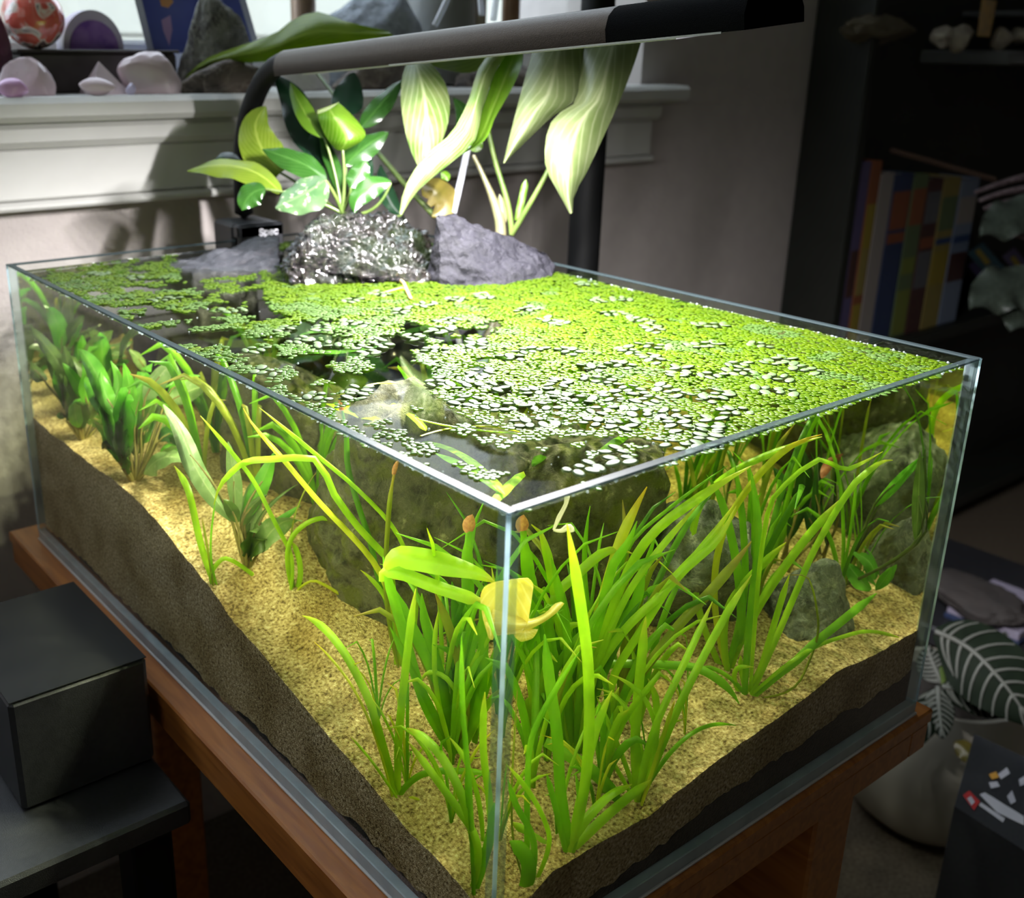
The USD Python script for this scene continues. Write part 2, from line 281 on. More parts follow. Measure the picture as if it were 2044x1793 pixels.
water_m = mat('water', {'t': ('transparent_bsdf', dict(color=(.995, 1, .99))), 'gl': ('glossy_bsdf', dict(color=(1, 1, 1), roughness=.02)), 'f': ('fresnel', dict(IOR=1.33)), 'g': ('geometry', {}), 'z': ('separate_xyz', {}),
    'az': ('math', dict(math_type='absolute')), 'side': ('math', dict(math_type='less_than', value2=.5)), 'inn': ('math', dict(math_type='multiply')), 'inm': ('math', dict(math_type='multiply', value2=.93)),
    'top': ('math', dict(math_type='subtract', value1=1.0)), 'out': ('math', dict(math_type='subtract', value1=1.0)), 'fo': ('math', dict(math_type='multiply')), 'fo2': ('math', dict(math_type='multiply')), 's': ('math', dict(math_type='add')), 'x': ('mix_closure', {}),
    'vol': ('absorption_volume', dict(color=(.86, .91, .06), density=3.2))},
    [('g.true_normal', 'z.vector'), ('z.z', 'az.value1'), ('az.value', 'side.value1'), ('side.value', 'inn.value1'), ('g.backfacing', 'inn.value2'), ('inn.value', 'inm.value1'),
     ('g.backfacing', 'out.value2'), ('side.value', 'top.value2'), ('f.fac', 'fo.value1'), ('out.value', 'fo.value2'), ('fo.value', 'fo2.value1'), ('top.value', 'fo2.value2'), ('fo2.value', 's.value1'), ('inm.value', 's.value2'),
     ('s.value', 'x.fac'), ('t.BSDF', 'x.closure1'), ('gl.BSDF', 'x.closure2')], 'x.closure', 'vol.volume')

G = dict(bright=leafy('blade_bright', (.30, .56, .012), (.48, .72, .03), (.78, 1.0, .03), mixf=.5, tip=(.6, .58, .05)),
         mid=leafy('blade_mid', (.16, .42, .008), (.30, .58, .018), (.58, .95, .02), mixf=.5),
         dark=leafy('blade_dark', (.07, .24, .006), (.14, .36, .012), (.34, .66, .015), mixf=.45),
         yellow=leafy('blade_yellow', (.52, .58, .03), (.72, .74, .06), (.95, 1.0, .05), mixf=.5, tip=(.8, .5, .04)),
         olive=leafy('blade_olive', (.24, .30, .020), (.38, .42, .04), (.55, .68, .03), mixf=.45, tip=(.40, .26, .05)),
         brown=plain('blade_tip_brown', (.34, .12, .045), .6, (.5, .25, .08), 500))
C = dict(green=leafy('crypt_green', (.09, .33, .02), (.20, .52, .04), (.40, .85, .04), scale=70, veins=(.24, .48, .08), mixf=.42),
         pale=leafy('crypt_pale', (.20, .34, .11), (.34, .48, .20), (.42, .60, .16), scale=110, veins=(.45, .56, .26), mixf=.4, spots=.25),
         olive=leafy('crypt_olive', (.07, .14, .018), (.14, .24, .04), (.20, .34, .03), scale=60, veins=(.2, .3, .06), mixf=.4),
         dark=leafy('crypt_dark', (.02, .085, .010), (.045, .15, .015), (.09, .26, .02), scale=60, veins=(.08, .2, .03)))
stem_brown = plain('stem_brown', (.16, .13, .035), .6, (.24, .20, .05), 120)
E_ = dict(lime=leafy('leaf_lime', (0.051, 0.136, 0.00408), (0.102, 0.197, 0.0102), (0.204, 0.34, 0.0102), scale=45, veins=(0.15, 0.245, 0.034), vein_n=7, mixf=.5),
          variegated=leafy('leaf_variegated', (0.049, 0.112, 0.0122), (0.176, 0.215, 0.0785), (0.245, 0.34, 0.0612), scale=38, veins=(0.286, 0.34, 0.163), vein_n=6, mixf=.45),
          pale=leafy('leaf_pale', (0.0734, 0.103, 0.0318), (0.127, 0.152, 0.0685), (0.163, 0.218, 0.0476), scale=34, veins=(0.184, 0.211, 0.109), vein_n=5, mixf=.35, rough=.3),
          olive=leafy('leaf_olive', (0.0408, 0.0748, 0.00408), (0.0816, 0.119, 0.0102), (0.136, 0.211, 0.00816), scale=40, veins=(0.116, 0.163, 0.0204), vein_n=8, mixf=.42),
          green=leafy('leaf_green', (0.0136, 0.0578, 0.0068), (0.0272, 0.0918, 0.0136), (0.0544, 0.163, 0.00816), scale=40, veins=(0.0476, 0.129, 0.0238), vein_n=6, mixf=.35, rough=.22),
          dark=leafy('leaf_dark', (0.00544, 0.0204, 0.0102), (0.00952, 0.034, 0.0136), (0.017, 0.0544, 0.00816), scale=40, mixf=.25, rough=.22),
          spotted=leafy('leaf_spotted', (0.0374, 0.0952, 0.034), (0.0952, 0.163, 0.068), (0.109, 0.184, 0.0476), scale=70, veins=(0.122, 0.19, 0.0884), mixf=.3, rough=.25, spots=.5),
          dying=leafy('leaf_dying', (0.15, 0.136, 0.017), (0.204, 0.15, 0.0374), (0.245, 0.218, 0.034), scale=45, mixf=.4))
stem_green = leafy('stem_green', (0.0612, 0.109, 0.0204), (0.109, 0.15, 0.0374), (0.122, 0.177, 0.0238), mixf=.15)
stem_pale = leafy('stem_pale', (0.116, 0.129, 0.0578), (0.156, 0.136, 0.0748), (0.163, 0.177, 0.0612), mixf=.15)
weed_m = leafy('duckweed', (.058, .115, .002), (.115, .175, .004), (.36, .66, .02), scale=90, mixf=.55, rough=.35)
E_['arch'] = leafy('leaf_backlit', (.13, .21, .012), (.22, .30, .03), (.40, .55, .03), scale=40, veins=(.30, .38, .06), vein_n=8, mixf=.55)  # brighter olive copy: backlight from the window put into the leaf colour
weed_sheen = leafy('duckweed_sheen', (.06, .125, .018), (.10, .165, .042), (.36, .6, .12), scale=90, mixf=.5, rough=.4)  # surface sheen painted in as a paler frond colour
pad_m = leafy('floating_pad', (.065, .11, .038), (.10, .145, .062), (.30, .45, .16), scale=160, mixf=.3, rough=.5)
rotten = leafy('rotten_leaf', (.70, .62, .14), (.90, .82, .40), (.98, .92, .25), scale=90, mixf=.6, rough=.25, veins=(.95, .9, .6), vein_n=4)
root_m = plain('pale_root', (.62, .58, .42), .6)
red_leaf = plain('red_brown_leaf', (.16, .045, .02), .6, (.26, .09, .035), 300)

# ---------------------------------------------------------------- the room
YW, ZF = .745, -.50
def struct(name, mesh, m, smooth=30): return one(name, mesh, m, kind='structure', smooth=smooth)
struct('floor', box(-1.6, 2.7, -1.9, 1.0, ZF - .05, ZF, .001), carpet)
struct('ceiling', box(-1.6, 2.7, -1.9, 1.0, 1.9, 1.95, .001), ceiling_m)
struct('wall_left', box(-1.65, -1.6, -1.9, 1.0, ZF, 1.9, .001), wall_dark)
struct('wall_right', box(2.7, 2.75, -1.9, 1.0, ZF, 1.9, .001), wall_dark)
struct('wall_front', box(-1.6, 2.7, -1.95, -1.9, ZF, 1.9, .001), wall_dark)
# back wall: left bay painted light, right bay taupe; opening for the window above the sill
struct('wall_back', join([box(-1.6, 2.7, YW, 1.0, ZF, .335, .0005), box(.90, 2.7, YW, 1.0, .335, 1.9, .0005), box(-1.6, -.85, YW, 1.0, .335, 1.9, .0005), box(-.85, .90, YW, 1.0, 1.45, 1.9, .0005)]), wall_paint)
win = T('window', None, None, (0, .75, .36), kind='structure'); used[('/World', 'window')] = 0
stage.RemovePrim(win.path); win = T('window_1', None, None, (0, .75, .36), kind='structure')
SZ = .3625
win.part('window_sill', box(-.95, .945, .692, .885, SZ - .021, SZ, .005), white_paint)
win.part('apron_moulding', join([box(-.93, .915, .712, .748, .318, SZ - .0215, .006), box(-.93, .905, .722, .748, .272, .3175, .002), box(-.93, .905, .714, .748, .2635, .2715, .003)]), white_paint)
win.part('sash_rail', box(-.85, .90, .862, .884, SZ + .012, .411, .004), white_paint)
win.part('sash_stop', box(-.85, .90, .855, .884, SZ + .0005, SZ + .0115, .002), grey_edge)
win.part('pane', box(-.85, .90, .890, .894, .36, 1.45, .0005), pane_m)
w2 = T('window_2', None, None, (-1.6, -.2, .95), kind='structure')  # unseen window, added around the left fill light
for nm, a in (('frame_rail', (-1.6, -1.57, -.9, .5, .36, .398)), ('frame_rail', (-1.6, -1.57, -.9, .5, 1.502, 1.54)), ('frame_stile', (-1.6, -1.57, -.9, -.852, .399, 1.501)), ('frame_stile', (-1.6, -1.57, .452, .5, .399, 1.501))): w2.part(nm, box(*a, .003), white_paint)
w2.part('pane', box(-1.576, -1.573, -.851, .451, .399, 1.501, .0005), pane_m)
one('neighbouring_house', join([box(-2.5, 4.0, 3.2, 3.4, -1., 2.6, .01)] + [box(-2.5, 4.0, 3.18, 3.2, z, z + .17, .006) for z in np.arange(-1, 2.5, .18)]), cream_paint, 'cream clapboard house wall outside, blurred behind the crystals in the window', 'house')
# ---------------------------------------------------------------- wooden stand
st = T('aquarium_stand', 'orange-brown wooden stand carrying the glass aquarium', 'stand', (.18, .3, ZF))
x0, x1, y0, y1 = -.016, .384, -.004, .633
st.part('top_panel', box(x0, x1, y0, y1, -.012, -.0019, .0012), wood)
st.part('side_rail', box(x0 + .0015, x0 + .022, y0 + .001, y1 - .001, -.032, -.0122, .001), wood)
st.part('side_rail', box(x1 - .022, x1 - .0015, y0 + .001, y1 - .001, -.032, -.0122, .001), wood)
st.part('end_rail', box(x0 + .0222, x1 - .0222, y0 + .001, y0 + .022, -.032, -.0122, .001), wood)
st.part('end_rail', box(x0 + .0222, x1 - .0222, y1 - .022, y1 - .001, -.032, -.0122, .001), wood)
for lx in (.062, .265):
    for ly in (.0, .53): st.part('leg', box(lx, lx + .042, ly + .0005, ly + .095, ZF + .0005, -.0325, .002), wood)

# ---------------------------------------------------------------- the tank
GT = .005
tank = T('aquarium', 'shallow rimless glass aquarium filled with plants and water', 'aquarium', (TW / 2, TL / 2, 0))
BP = .0085                                   # base pane
tank.part('base_pane', box(.0003, TW - .0003, .0003, TL - .0003, 0, BP, .0006), base_edge)
SG = GT + .0018
tank.part('edge_line_strip', box(-.0006, TW + .0006, -.0006, TL + .0006, -.0017, -.0001, .0003), plain('edge_line_white', (.62, .60, .58), .6), label='thin pale strip added as the bright line under the glass')  # pale strip added to draw the highlight along the base edge
def pane_box(a, b, c, d): return box(a, b, c, d, BP + .0002, TH - .0012, .0002)
tank.part('glass_pane', pane_box(0, GT, SG + .0004, TL - SG - .0004), pane_m)
tank.part('glass_pane', pane_box(TW - GT, TW, SG + .0004, TL - SG - .0004), pane_m)
tank.part('glass_pane', pane_box(SG + .0004, TW - SG - .0004, 0, GT), pane_m)
tank.part('glass_pane', pane_box(SG + .0004, TW - SG - .0004, TL - GT, TL), pane_m)
for a in ((0, GT, 0, TL), (TW - GT, TW, 0, TL), (GT, TW - GT, 0, GT), (GT, TW - GT, TL - GT, TL)):
    tank.part('top_edge', box(*a, TH - .0012, TH, .0004), edge_m)
for cx, cy in ((0, 0), (TW - SG, 0), (0, TL - SG), (TW - SG, TL - SG)):
    s = tank.part('corner_seam', box(cx, cx + SG, cy, cy + SG, BP + .0002, TH - .0013, .0008), seam_m)
    ox, oy = (cx if cx == 0 else TW), (cy if cy == 0 else TL); sx, sy = (1 if cx == 0 else -1), (1 if cy == 0 else -1)
    c = np.array([ox - sx * .0002, oy - sy * .0002]); e = .0014
    tank.part('seam_glint_bevel', hull([(c[0] + sx * p, c[1] + sy * q, z) for z in (BP, TH - .0005) for p, q in ((0, e), (e, 0), (e, e))]), seam_glint, parent=s)

# ---------------------------------------------------------------- sand and soil
AS = np.array([(.0, .036), (.023, .038), (.075, .045), (.119, .054), (.182, .064), (.243, .077), (.277, .089), (.337, .103), (.409, .113), (.51, .114), (.6, .114)])
BS = np.array([(.0, .036), (.027, .038), (.041, .045), (.11, .043), (.148, .049), (.213, .056), (.271, .0625), (.336, .061), (.37, .062)])
def sand_z(x, y):
    x, y = np.asarray(x, float), np.asarray(y, float)
    a, b = np.interp(y, *AS.T), np.interp(x, *BS.T)
    p = np.stack([x, y, 0 * x], -1)
    base = a + b - .036
    base = np.where(base > .11, .11 + (base - .11) * .25, base)
    edge = np.minimum.reduce([x - .005, TW - .005 - x, y - .005, TL - .005 - y])
    return base + .006 * (meshkit.fbm(p * 22, 4, 3) - .5) + .0022 * (meshkit.fbm(p * 110, 3, 5) - .5) + .004 * np.exp(-np.maximum(edge, 0) / .012) * 0
def sz(x, y): return float(sand_z(np.array([x]), np.array([y]))[0])
def field(xa, xb, ya, yb, nx, ny, ztop, zbot):
    X, Y = np.meshgrid(np.linspace(xa, xb, nx), np.linspace(ya, yb, ny), indexing='ij')
    top = np.stack([X, Y, ztop(X, Y)], -1).reshape(-1, 3); bot = np.stack([X, Y, zbot(X, Y)], -1).reshape(-1, 3); K = nx * ny; f = []
    i, j = np.meshgrid(np.arange(nx - 1), np.arange(ny - 1), indexing='ij'); a = (i * ny + j).ravel()
    f.append(np.stack([a, a + ny, a + ny + 1, a + 1], -1)); f.append(np.stack([a, a + 1, a + ny + 1, a + ny], -1) + K)
    ring = [i * ny for i in range(nx)] + [(nx - 1) * ny + j for j in range(1, ny)] + [i * ny + ny - 1 for i in range(nx - 2, -1, -1)] + [j for j in range(ny - 2, 0, -1)]
    r = np.array(ring); r2 = np.roll(r, -1); f.append(np.stack([r + K, r2 + K, r2, r], -1))
    return np.vstack([top, bot]), tri(np.vstack(f))
sb = T('sand_bed', 'pale sand over a black soil layer on the aquarium floor', 'sand', (TW / 2, TL / 2, BP), kind='stuff')
flat0 = lambda x, y: 0 * x + BP + .0008
sb.part('sand', field(GT + .0006, TW - GT - .0006, GT + .0006, TL - GT - .0006, 130, 210, sand_z, flat0), sand_m, smooth=50)
def soil_top(x, y):
    p = np.stack([x, y, 0 * x], -1); s = BP + .004 + .010 * np.clip((x - .03) / .25, 0, 1) * 1.6 + .012 * (meshkit.fbm(p * 26, 4, 8) - .42) + .005 * (meshkit.fbm(p * 160, 2, 4) - .5)
    return np.clip(s, BP + .0015, sand_z(x, y) - .006)
sb.part('black_soil', field(GT + .0003, TW - GT - .0003, GT + .0003, TL - GT - .0003, 160, 260, soil_top, lambda x, y: 0 * x + BP + .0004), soil_m, smooth=False, label='black granular soil layer')

# ---------------------------------------------------------------- water
ZW = .2335
def water_top(x, y):
    e = np.minimum.reduce([x - GT, TW - GT - x, y - GT, TL - GT - y]); return ZW + .0022 * np.exp(-np.maximum(e, 0) / .0016)
def grid_lin(a, b, n): return np.unique(np.r_[a, a + .0012, a + .003, np.linspace(a + .006, b - .006, n), b - .003, b - .0012, b])
def water_mesh():
    gx, gy = grid_lin(GT + .0009, TW - GT - .0009, 60), grid_lin(GT + .0009, TL - GT - .0009, 96)
    v, f = field(0, 1, 0, 1, len(gx), len(gy), lambda x, y: 0 * x, lambda x, y: 0 * x)
    X, Y = np.meshgrid(gx, gy, indexing='ij'); K = X.size
    v[:K] = np.stack([X, Y, water_top(X, Y)], -1).reshape(-1, 3); v[K:] = np.stack([X, Y, sand_z(X, Y) - .0015], -1).reshape(-1, 3)
    return v, f
one('water', water_mesh(), water_m, 'clear slightly yellow water filling the aquarium almost to the rim', 'water', smooth=40)

# ---------------------------------------------------------------- rocks
def rock(label, c, r, seed, m, **k):
    v, f = rock_mesh(c, r, seed, **k); return one('rock', (v, f), m, label, 'rock', smooth=40)
rock('large dark algae-covered rock under water behind the left glass', (.128, .225, .105), (.072, .085, .098), 11, rock_dark, planes=16, rough=.16)
rock('large dark algae-covered rock under water behind the tall grass clump', (.185, .185, .105), (.082, .085, .102), 23, rock_dark, planes=16, rough=.17)
rock('grey rock with a whitish crest right of the grass clump', (.248, .118, .085), (.042, .050, .060), 31, rock_grey, planes=13, rough=.15)
rock('small grey rock on the sand near the right end of the tank', (.305, .052, .066), (.026, .030, .036), 44, rock_grey, planes=11, rough=.13)
def hull_rock(label, pts, seed, m, rough=.004, edge=.0045, freq=45, fine=0.):
    h = hull(pts); v, f = trimesh.remesh.subdivide_to_size(h.vertices, h.faces, edge); q = trimesh.Trimesh(v, f, process=True); q.merge_vertices()
    trimesh.smoothing.filter_taubin(q, iterations=4); v = np.array(q.vertices); nn = q.vertex_normals
    d = (meshkit.fbm(v * freq + seed, 5, seed) - .5) * 2 * rough * 1.6 - np.abs(meshkit.fbm(v * freq * 2.1 + seed, 4, seed + 9) - .5) * 2 * rough
    if fine: d += fine * (np.abs(meshkit.fbm(v * 190, 3, seed + 2) - .5) * 2 - .3)
    return one('rock', (v + nn * d[:, None], np.array(q.faces)), m, label, 'rock', smooth=50)
def ringp(xy, z): return [(x, y, z) for x, y in xy]
def pxs(l, y): return [at(x, q, 'y', y) for x, q in l]
hull_rock('wet mossy rock breaking the water below the leafy plants', ringp([(.19, .49), (.197, .415), (.215, .392), (.25, .372), (.33, .44), (.31, .52), (.22, .53)], ZW) + ringp([(.18, .48), (.20, .39), (.25, .365), (.34, .45), (.26, .55)], .10)
    + pxs([(592, 478), (640, 428), (700, 419), (790, 431), (842, 452)], .455) + pxs([(640, 440), (800, 440)], .50) + pxs([(570, 530), (620, 500), (740, 470)], .43), 52, rock_wet, .007, .0026, 60, .006)
hull_rock('purple-grey rock standing out of the water at the back right', ringp([(.256, .366), (.29, .337), (.345, .332), (.353, .345), (.35, .40), (.28, .41)], ZW) + ringp([(.26, .37), (.29, .34), (.35, .34), (.345, .42), (.27, .42)], .13)
    + pxs([(872, 433), (905, 431)], .376) + pxs([(956, 461)], .37) + pxs([(1040, 491), (1094, 504)], .356) + pxs([(1108, 530)], .345) + pxs([(885, 440), (950, 468)], .40), 67, rock_purple, .0035, .004, 55)
hull_rock('flat dark slate rising from the water at the back left', ringp([(.105, .565), (.125, .525), (.186, .490), (.195, .54), (.15, .585)], ZW - .002) + ringp([(.11, .57), (.13, .52), (.19, .49), (.2, .58)], .12) + pxs([(562, 468), (520, 492)], .545) + pxs([(450, 505)], .555) + pxs([(500, 525)], .52), 74, rock_slate, .004, .0045, 50)
rock('dark rock lying under the open water between the mats of duckweed', (.13, .36, .125), (.06, .07, .075), 81, rock_dark, planes=14, rough=.14)

# ---------------------------------------------------------------- underwater grass: blades traced in the picture, unprojected onto an upright plane through the plant's base
CR = dict(c4=(400, 800, 2.988), c5=(900, 900, 2.988), c6=(1400, 800, 2.988), c8=(600, 1100, 2.587), cl=(0, 600, 4.4825), c7=(1500, 740, 4.443), c9=(900, 960, 5.273), px=(0, 0, 1.0))
def P2(crop, pts):
    ox, oy, s = CR[crop]; return [(ox + x / s, oy + y / s) for x, y in pts]
def on_sand(x, y):
    z = .06
    for _ in range(30):
        p = at(x, y, 'z', z); z = .6 * z + .4 * sz(np.clip(p[0], .006, TW - .006), np.clip(p[1], .006, TL - .006))
    p[0], p[1] = np.clip(p[0], .010, TW - .012), np.clip(p[1], .010, TL - .012); p[2] = sz(p[0], p[1]) - .004
    return p
LO, HI = np.array([GT + .003, GT + .003, .02]), np.array([TW - GT - .004, TL - GT - .004, ZW - .0015])
def inside(x, y, p):
    """Moves p along its line of sight until it lies within the water."""
    d = ray(x, y); t = depth(p); t0 = max((LO[k] - CAM[k]) / d[k] for k in (0, 1) if d[k] > 1e-6); t = max(t, t0)
    q = CAM + d * t
    if q[2] > HI[2]: t = max(t, (HI[2] - CAM[2]) / d[2]); q = CAM + d * t
    return np.minimum(q, HI)
def trace(base, pts, yaw=0., lean=0.):
    n = CAM - base; n[2] = 0; n /= np.linalg.norm(n); c, s = math.cos(yaw), math.sin(yaw); n = np.array([n[0] * c - n[1] * s, n[0] * s + n[1] * c, lean]); out = []
    for x, y in pts:
        d = ray(x, y); den = d @ n; p = CAM + d * (((base - CAM) @ n) / den); out.append(inside(x, y, p))
    return np.array(out)
def blade_part(t, P, w, m, seed, shape='blade', fold=.3, twist=None, n=12, name='leaf', th=.0005):
    face = CAM - P.mean(0); face = face / np.linalg.norm(face) + np.array([0, 0, .3]) + rng.normal(0, .18, 3)
    mesh, uv = leaf3(P, w, shape, face, fold=fold, twist=rng.uniform(-.5, .5) if twist is None else twist, n=n, m=5, seed=seed, th=th)
    return t.part(name, mesh, m, smooth=True, uv=uv)
def grass(label, base_crop, base, blades, group=None):
    """blades: (crop, points from base to tip, width in that crop's pixels, colour)."""
    bx, by = P2(base_crop, [base])[0]; b = on_sand(bx, by); t = T('grass_plant', label, 'water plant', b, group)
    for i, (cr, pts, w, col) in enumerate(blades):
        pp = P2(cr, pts); far = math.hypot(pp[0][0] - bx, pp[0][1] - by)
        yaw = rng.uniform(-.25, .25); P = trace(b, pp, yaw, rng.uniform(-.05, .25))
        if far < 60: P = np.vstack([b + rng.normal(0, .0015, 3) * [1, 1, 0], P[1:]])
        W = w / CR[cr][2] * depth(P[len(P) // 2]) / F
        tipc = None
        if col.endswith('!'): col, tipc = col[:-1], True
        pt = blade_part(t, P, W, G[col], i, 'strap' if tipc else 'blade', n=22)
        if tipc:
            e = P[-1] - P[-2]; e /= np.linalg.norm(e); q = np.vstack([P[-1] - e * .002, P[-1] + e * .004, P[-1] + e * .009 + [.001, -.001, 0]])
            mesh, uv = leaf3(q, W * 1.02, 'lance', CAM - P[-1], n=6, fold=.5); t.part('brown_tip', mesh, G['brown'], pt, smooth=True, label='withered brown tip')
    return t
grass('grass plant with broad straps curving left, rooted near the left glass below the dark rock', 'c8', (500, 1260), [
    ('c8', [(490, 1250), (440, 1060), (370, 820), (290, 640), (200, 490), (110, 390), (10, 335)], 42, 'bright'), ('c8', [(505, 1260), (510, 900), (530, 700), (570, 350), (595, 195)], 42, 'bright'),
    ('c8', [(480, 1240), (400, 1000), (300, 760), (170, 570), (70, 470)], 14, 'yellow'), ('c8', [(470, 1240), (400, 1130), (330, 1040), (260, 960)], 14, 'bright'),
    ('c8', [(520, 1290), (560, 1200), (640, 1150), (760, 1135), (980, 1150)], 34, 'mid'), ('c8', [(520, 1300), (600, 1280), (700, 1370), (760, 1480), (770, 1620)], 16, 'yellow'), ('c8', [(480, 1250), (420, 980), (340, 780)], 12, 'yellow')])
grass('grass plant with arching bright blades just left of the near glass corner', 'c8', (895, 1735), [
    ('c8', [(930, 1600), (860, 1400), (700, 1180), (555, 985)], 40, 'bright'), ('c8', [(890, 1500), (840, 1280), (720, 1050), (620, 950), (550, 915)], 48, 'bright'),
    ('c8', [(880, 1740), (940, 1620), (985, 1450), (1000, 1300)], 50, 'mid'), ('c8', [(875, 1740), (900, 1600), (880, 1400), (850, 1150)], 26, 'mid'),
    ('c8', [(905, 1620), (870, 1200), (840, 850), (832, 440)], 28, 'mid'), ('c8', [(985, 1500), (975, 1290), (945, 1050), (952, 730)], 38, 'bright'), ('c8', [(940, 1500), (860, 1100), (765, 960)], 26, 'bright')])
grass('grass plant with few slim blades just right of the near glass corner', 'c8', (1185, 1735), [
    ('c8', [(1180, 1740), (1170, 1400), (1175, 1150), (1200, 950), (1300, 750), (1440, 520)], 32, 'mid'), ('c8', [(1240, 1670), (1170, 1590), (1080, 1500)], 78, 'mid'),
    ('c8', [(1240, 1660), (1190, 1450), (1110, 1300), (1070, 1180)], 36, 'mid'), ('c8', [(1290, 1640), (1280, 1450), (1190, 1260), (1060, 1100)], 26, 'bright'), ('c8', [(1060, 1680), (1090, 1400), (1095, 1100), (1120, 720)], 12, 'olive')])
grass('tall grass plant with two long upright straps right of the near corner', 'c8', (1380, 1555), [
    ('c8', [(1370, 1550), (1345, 1250), (1320, 900), (1290, 700), (1260, 430)], 58, 'mid'),
    ('c8', [(1390, 1550), (1480, 1100), (1490, 800), (1475, 500), (1440, 250), (1400, 0), (1375, -140)], 58, 'bright'),
    ('c8', [(1410, 1520), (1460, 1200), (1520, 950), (1610, 720)], 40, 'bright'), ('c8', [(1330, 1560), (1210, 1480), (1085, 1400)], 42, 'bright'), ('c8', [(1430, 1500), (1560, 1290), (1710, 1205)], 50, 'bright'),
    ('c8', [(1460, 1510), (1620, 1330), (1811, 1180)], 50, 'bright'), ('c8', [(1320, 1540), (1310, 1300), (1270, 1150)], 30, 'mid'), ('c8', [(1400, 1530), (1440, 1330), (1420, 1150)], 24, 'mid')])
grass('dense clump of broad dark grass blades behind the near corner, left part', 'px', (912, 1505), [
    ('c4', [(1570, 2080), (1600, 1700), (1600, 1300), (1590, 950), (1600, 780)], 76, 'mid!'), ('c4', [(1500, 2050), (1450, 1700), (1350, 1350), (1320, 1150)], 60, 'mid'), ('c4', [(1440, 2060), (1430, 1700), (1310, 1450), (1180, 1200), (1130, 1080)], 70, 'mid'),
    ('c4', [(1640, 2080), (1680, 1700), (1690, 1400), (1700, 1100)], 64, 'mid'), ('c4', [(1480, 2060), (1530, 1650), (1530, 1300), (1500, 1080)], 66, 'dark'), ('c4', [(1400, 2050), (1300, 1700), (1200, 1350), (1120, 1080), (1090, 930)], 62, 'mid'),
    ('c4', [(1560, 2060), (1650, 1600), (1740, 1250), (1770, 1000)], 56, 'mid'), ('c4', [(1420, 2000), (1260, 1600), (1130, 1350)], 42, 'mid'), ('c4', [(1600, 2060), (1570, 1700), (1480, 1350), (1400, 1150)], 56, 'olive'),
    ('c4', [(1450, 2060), (1400, 1650), (1420, 1250)], 30, 'bright'), ('c4', [(1520, 2040), (1470, 1660), (1380, 1620), (1300, 1700)], 30, 'bright'), ('c4', [(1610, 2050), (1760, 1750), (1790, 1720)], 40, 'bright')])
grass('long grass plant sending red-tipped blades past the big rock to the surface', 'px', (800, 1330), [
    ('c4', [(1180, 1560), (1120, 1230), (1060, 1050), (1010, 830), (940, 620), (880, 400), (870, 200), (845, 60)], 34, 'dark!'), ('c4', [(1190, 1560), (1125, 1300), (1105, 1050), (1115, 800), (1130, 600), (1155, 440)], 30, 'olive!'),
    ('c4', [(1200, 1560), (1180, 1350), (1020, 940), (900, 800), (700, 590), (500, 350), (330, 160), (255, 45)], 42, 'yellow'),
    ('c4', [(1200, 1560), (1150, 1150), (1100, 920), (980, 800), (800, 560), (740, 420), (640, 330), (500, 345), (330, 350), (200, 410), (120, 500), (80, 620)], 44, 'bright'),
    ('c4', [(1190, 1500), (1130, 1230), (1050, 1100), (955, 1010)], 28, 'bright'), ('c4', [(1210, 1560), (1280, 1100), (1130, 730), (1000, 590), (860, 460), (700, 330), (520, 180), (350, 40)], 26, 'bright')])
grass('thin-leaved grass plant at the foot of the left rock', 'c4', (550, 1120), [
    ('c4', [(550, 1110), (520, 950), (540, 830), (620, 740), (720, 700), (850, 750)], 30, 'bright'), ('c4', [(550, 1110), (595, 1030), (580, 920), (545, 840)], 34, 'bright'), ('c4', [(545, 1100), (540, 800), (600, 580), (690, 430)], 14, 'olive'),
    ('c4', [(545, 1100), (520, 870), (440, 720), (350, 540), (260, 400), (120, 230), (0, 90)], 26, 'bright'), ('c4', [(580, 1060), (700, 1080), (850, 1170), (1000, 1300), (1200, 1520)], 18, 'yellow')])
grass('small bright grass plant alone on the sand far left', 'c4', (50, 1112), [
    ('cl', [(1875, 2540), (1790, 2150), (1700, 1750), (1560, 1480)], 60, 'bright'), ('c4', [(50, 1100), (80, 1000), (150, 940), (250, 990), (430, 1150)], 26, 'bright'), ('c4', [(55, 1105), (110, 1120), (165, 1155)], 22, 'yellow'),
    ('c4', [(50, 1105), (45, 900), (10, 700)], 14, 'olive'), ('c4', [(52, 1105), (60, 900), (70, 720), (90, 600)], 16, 'mid')])
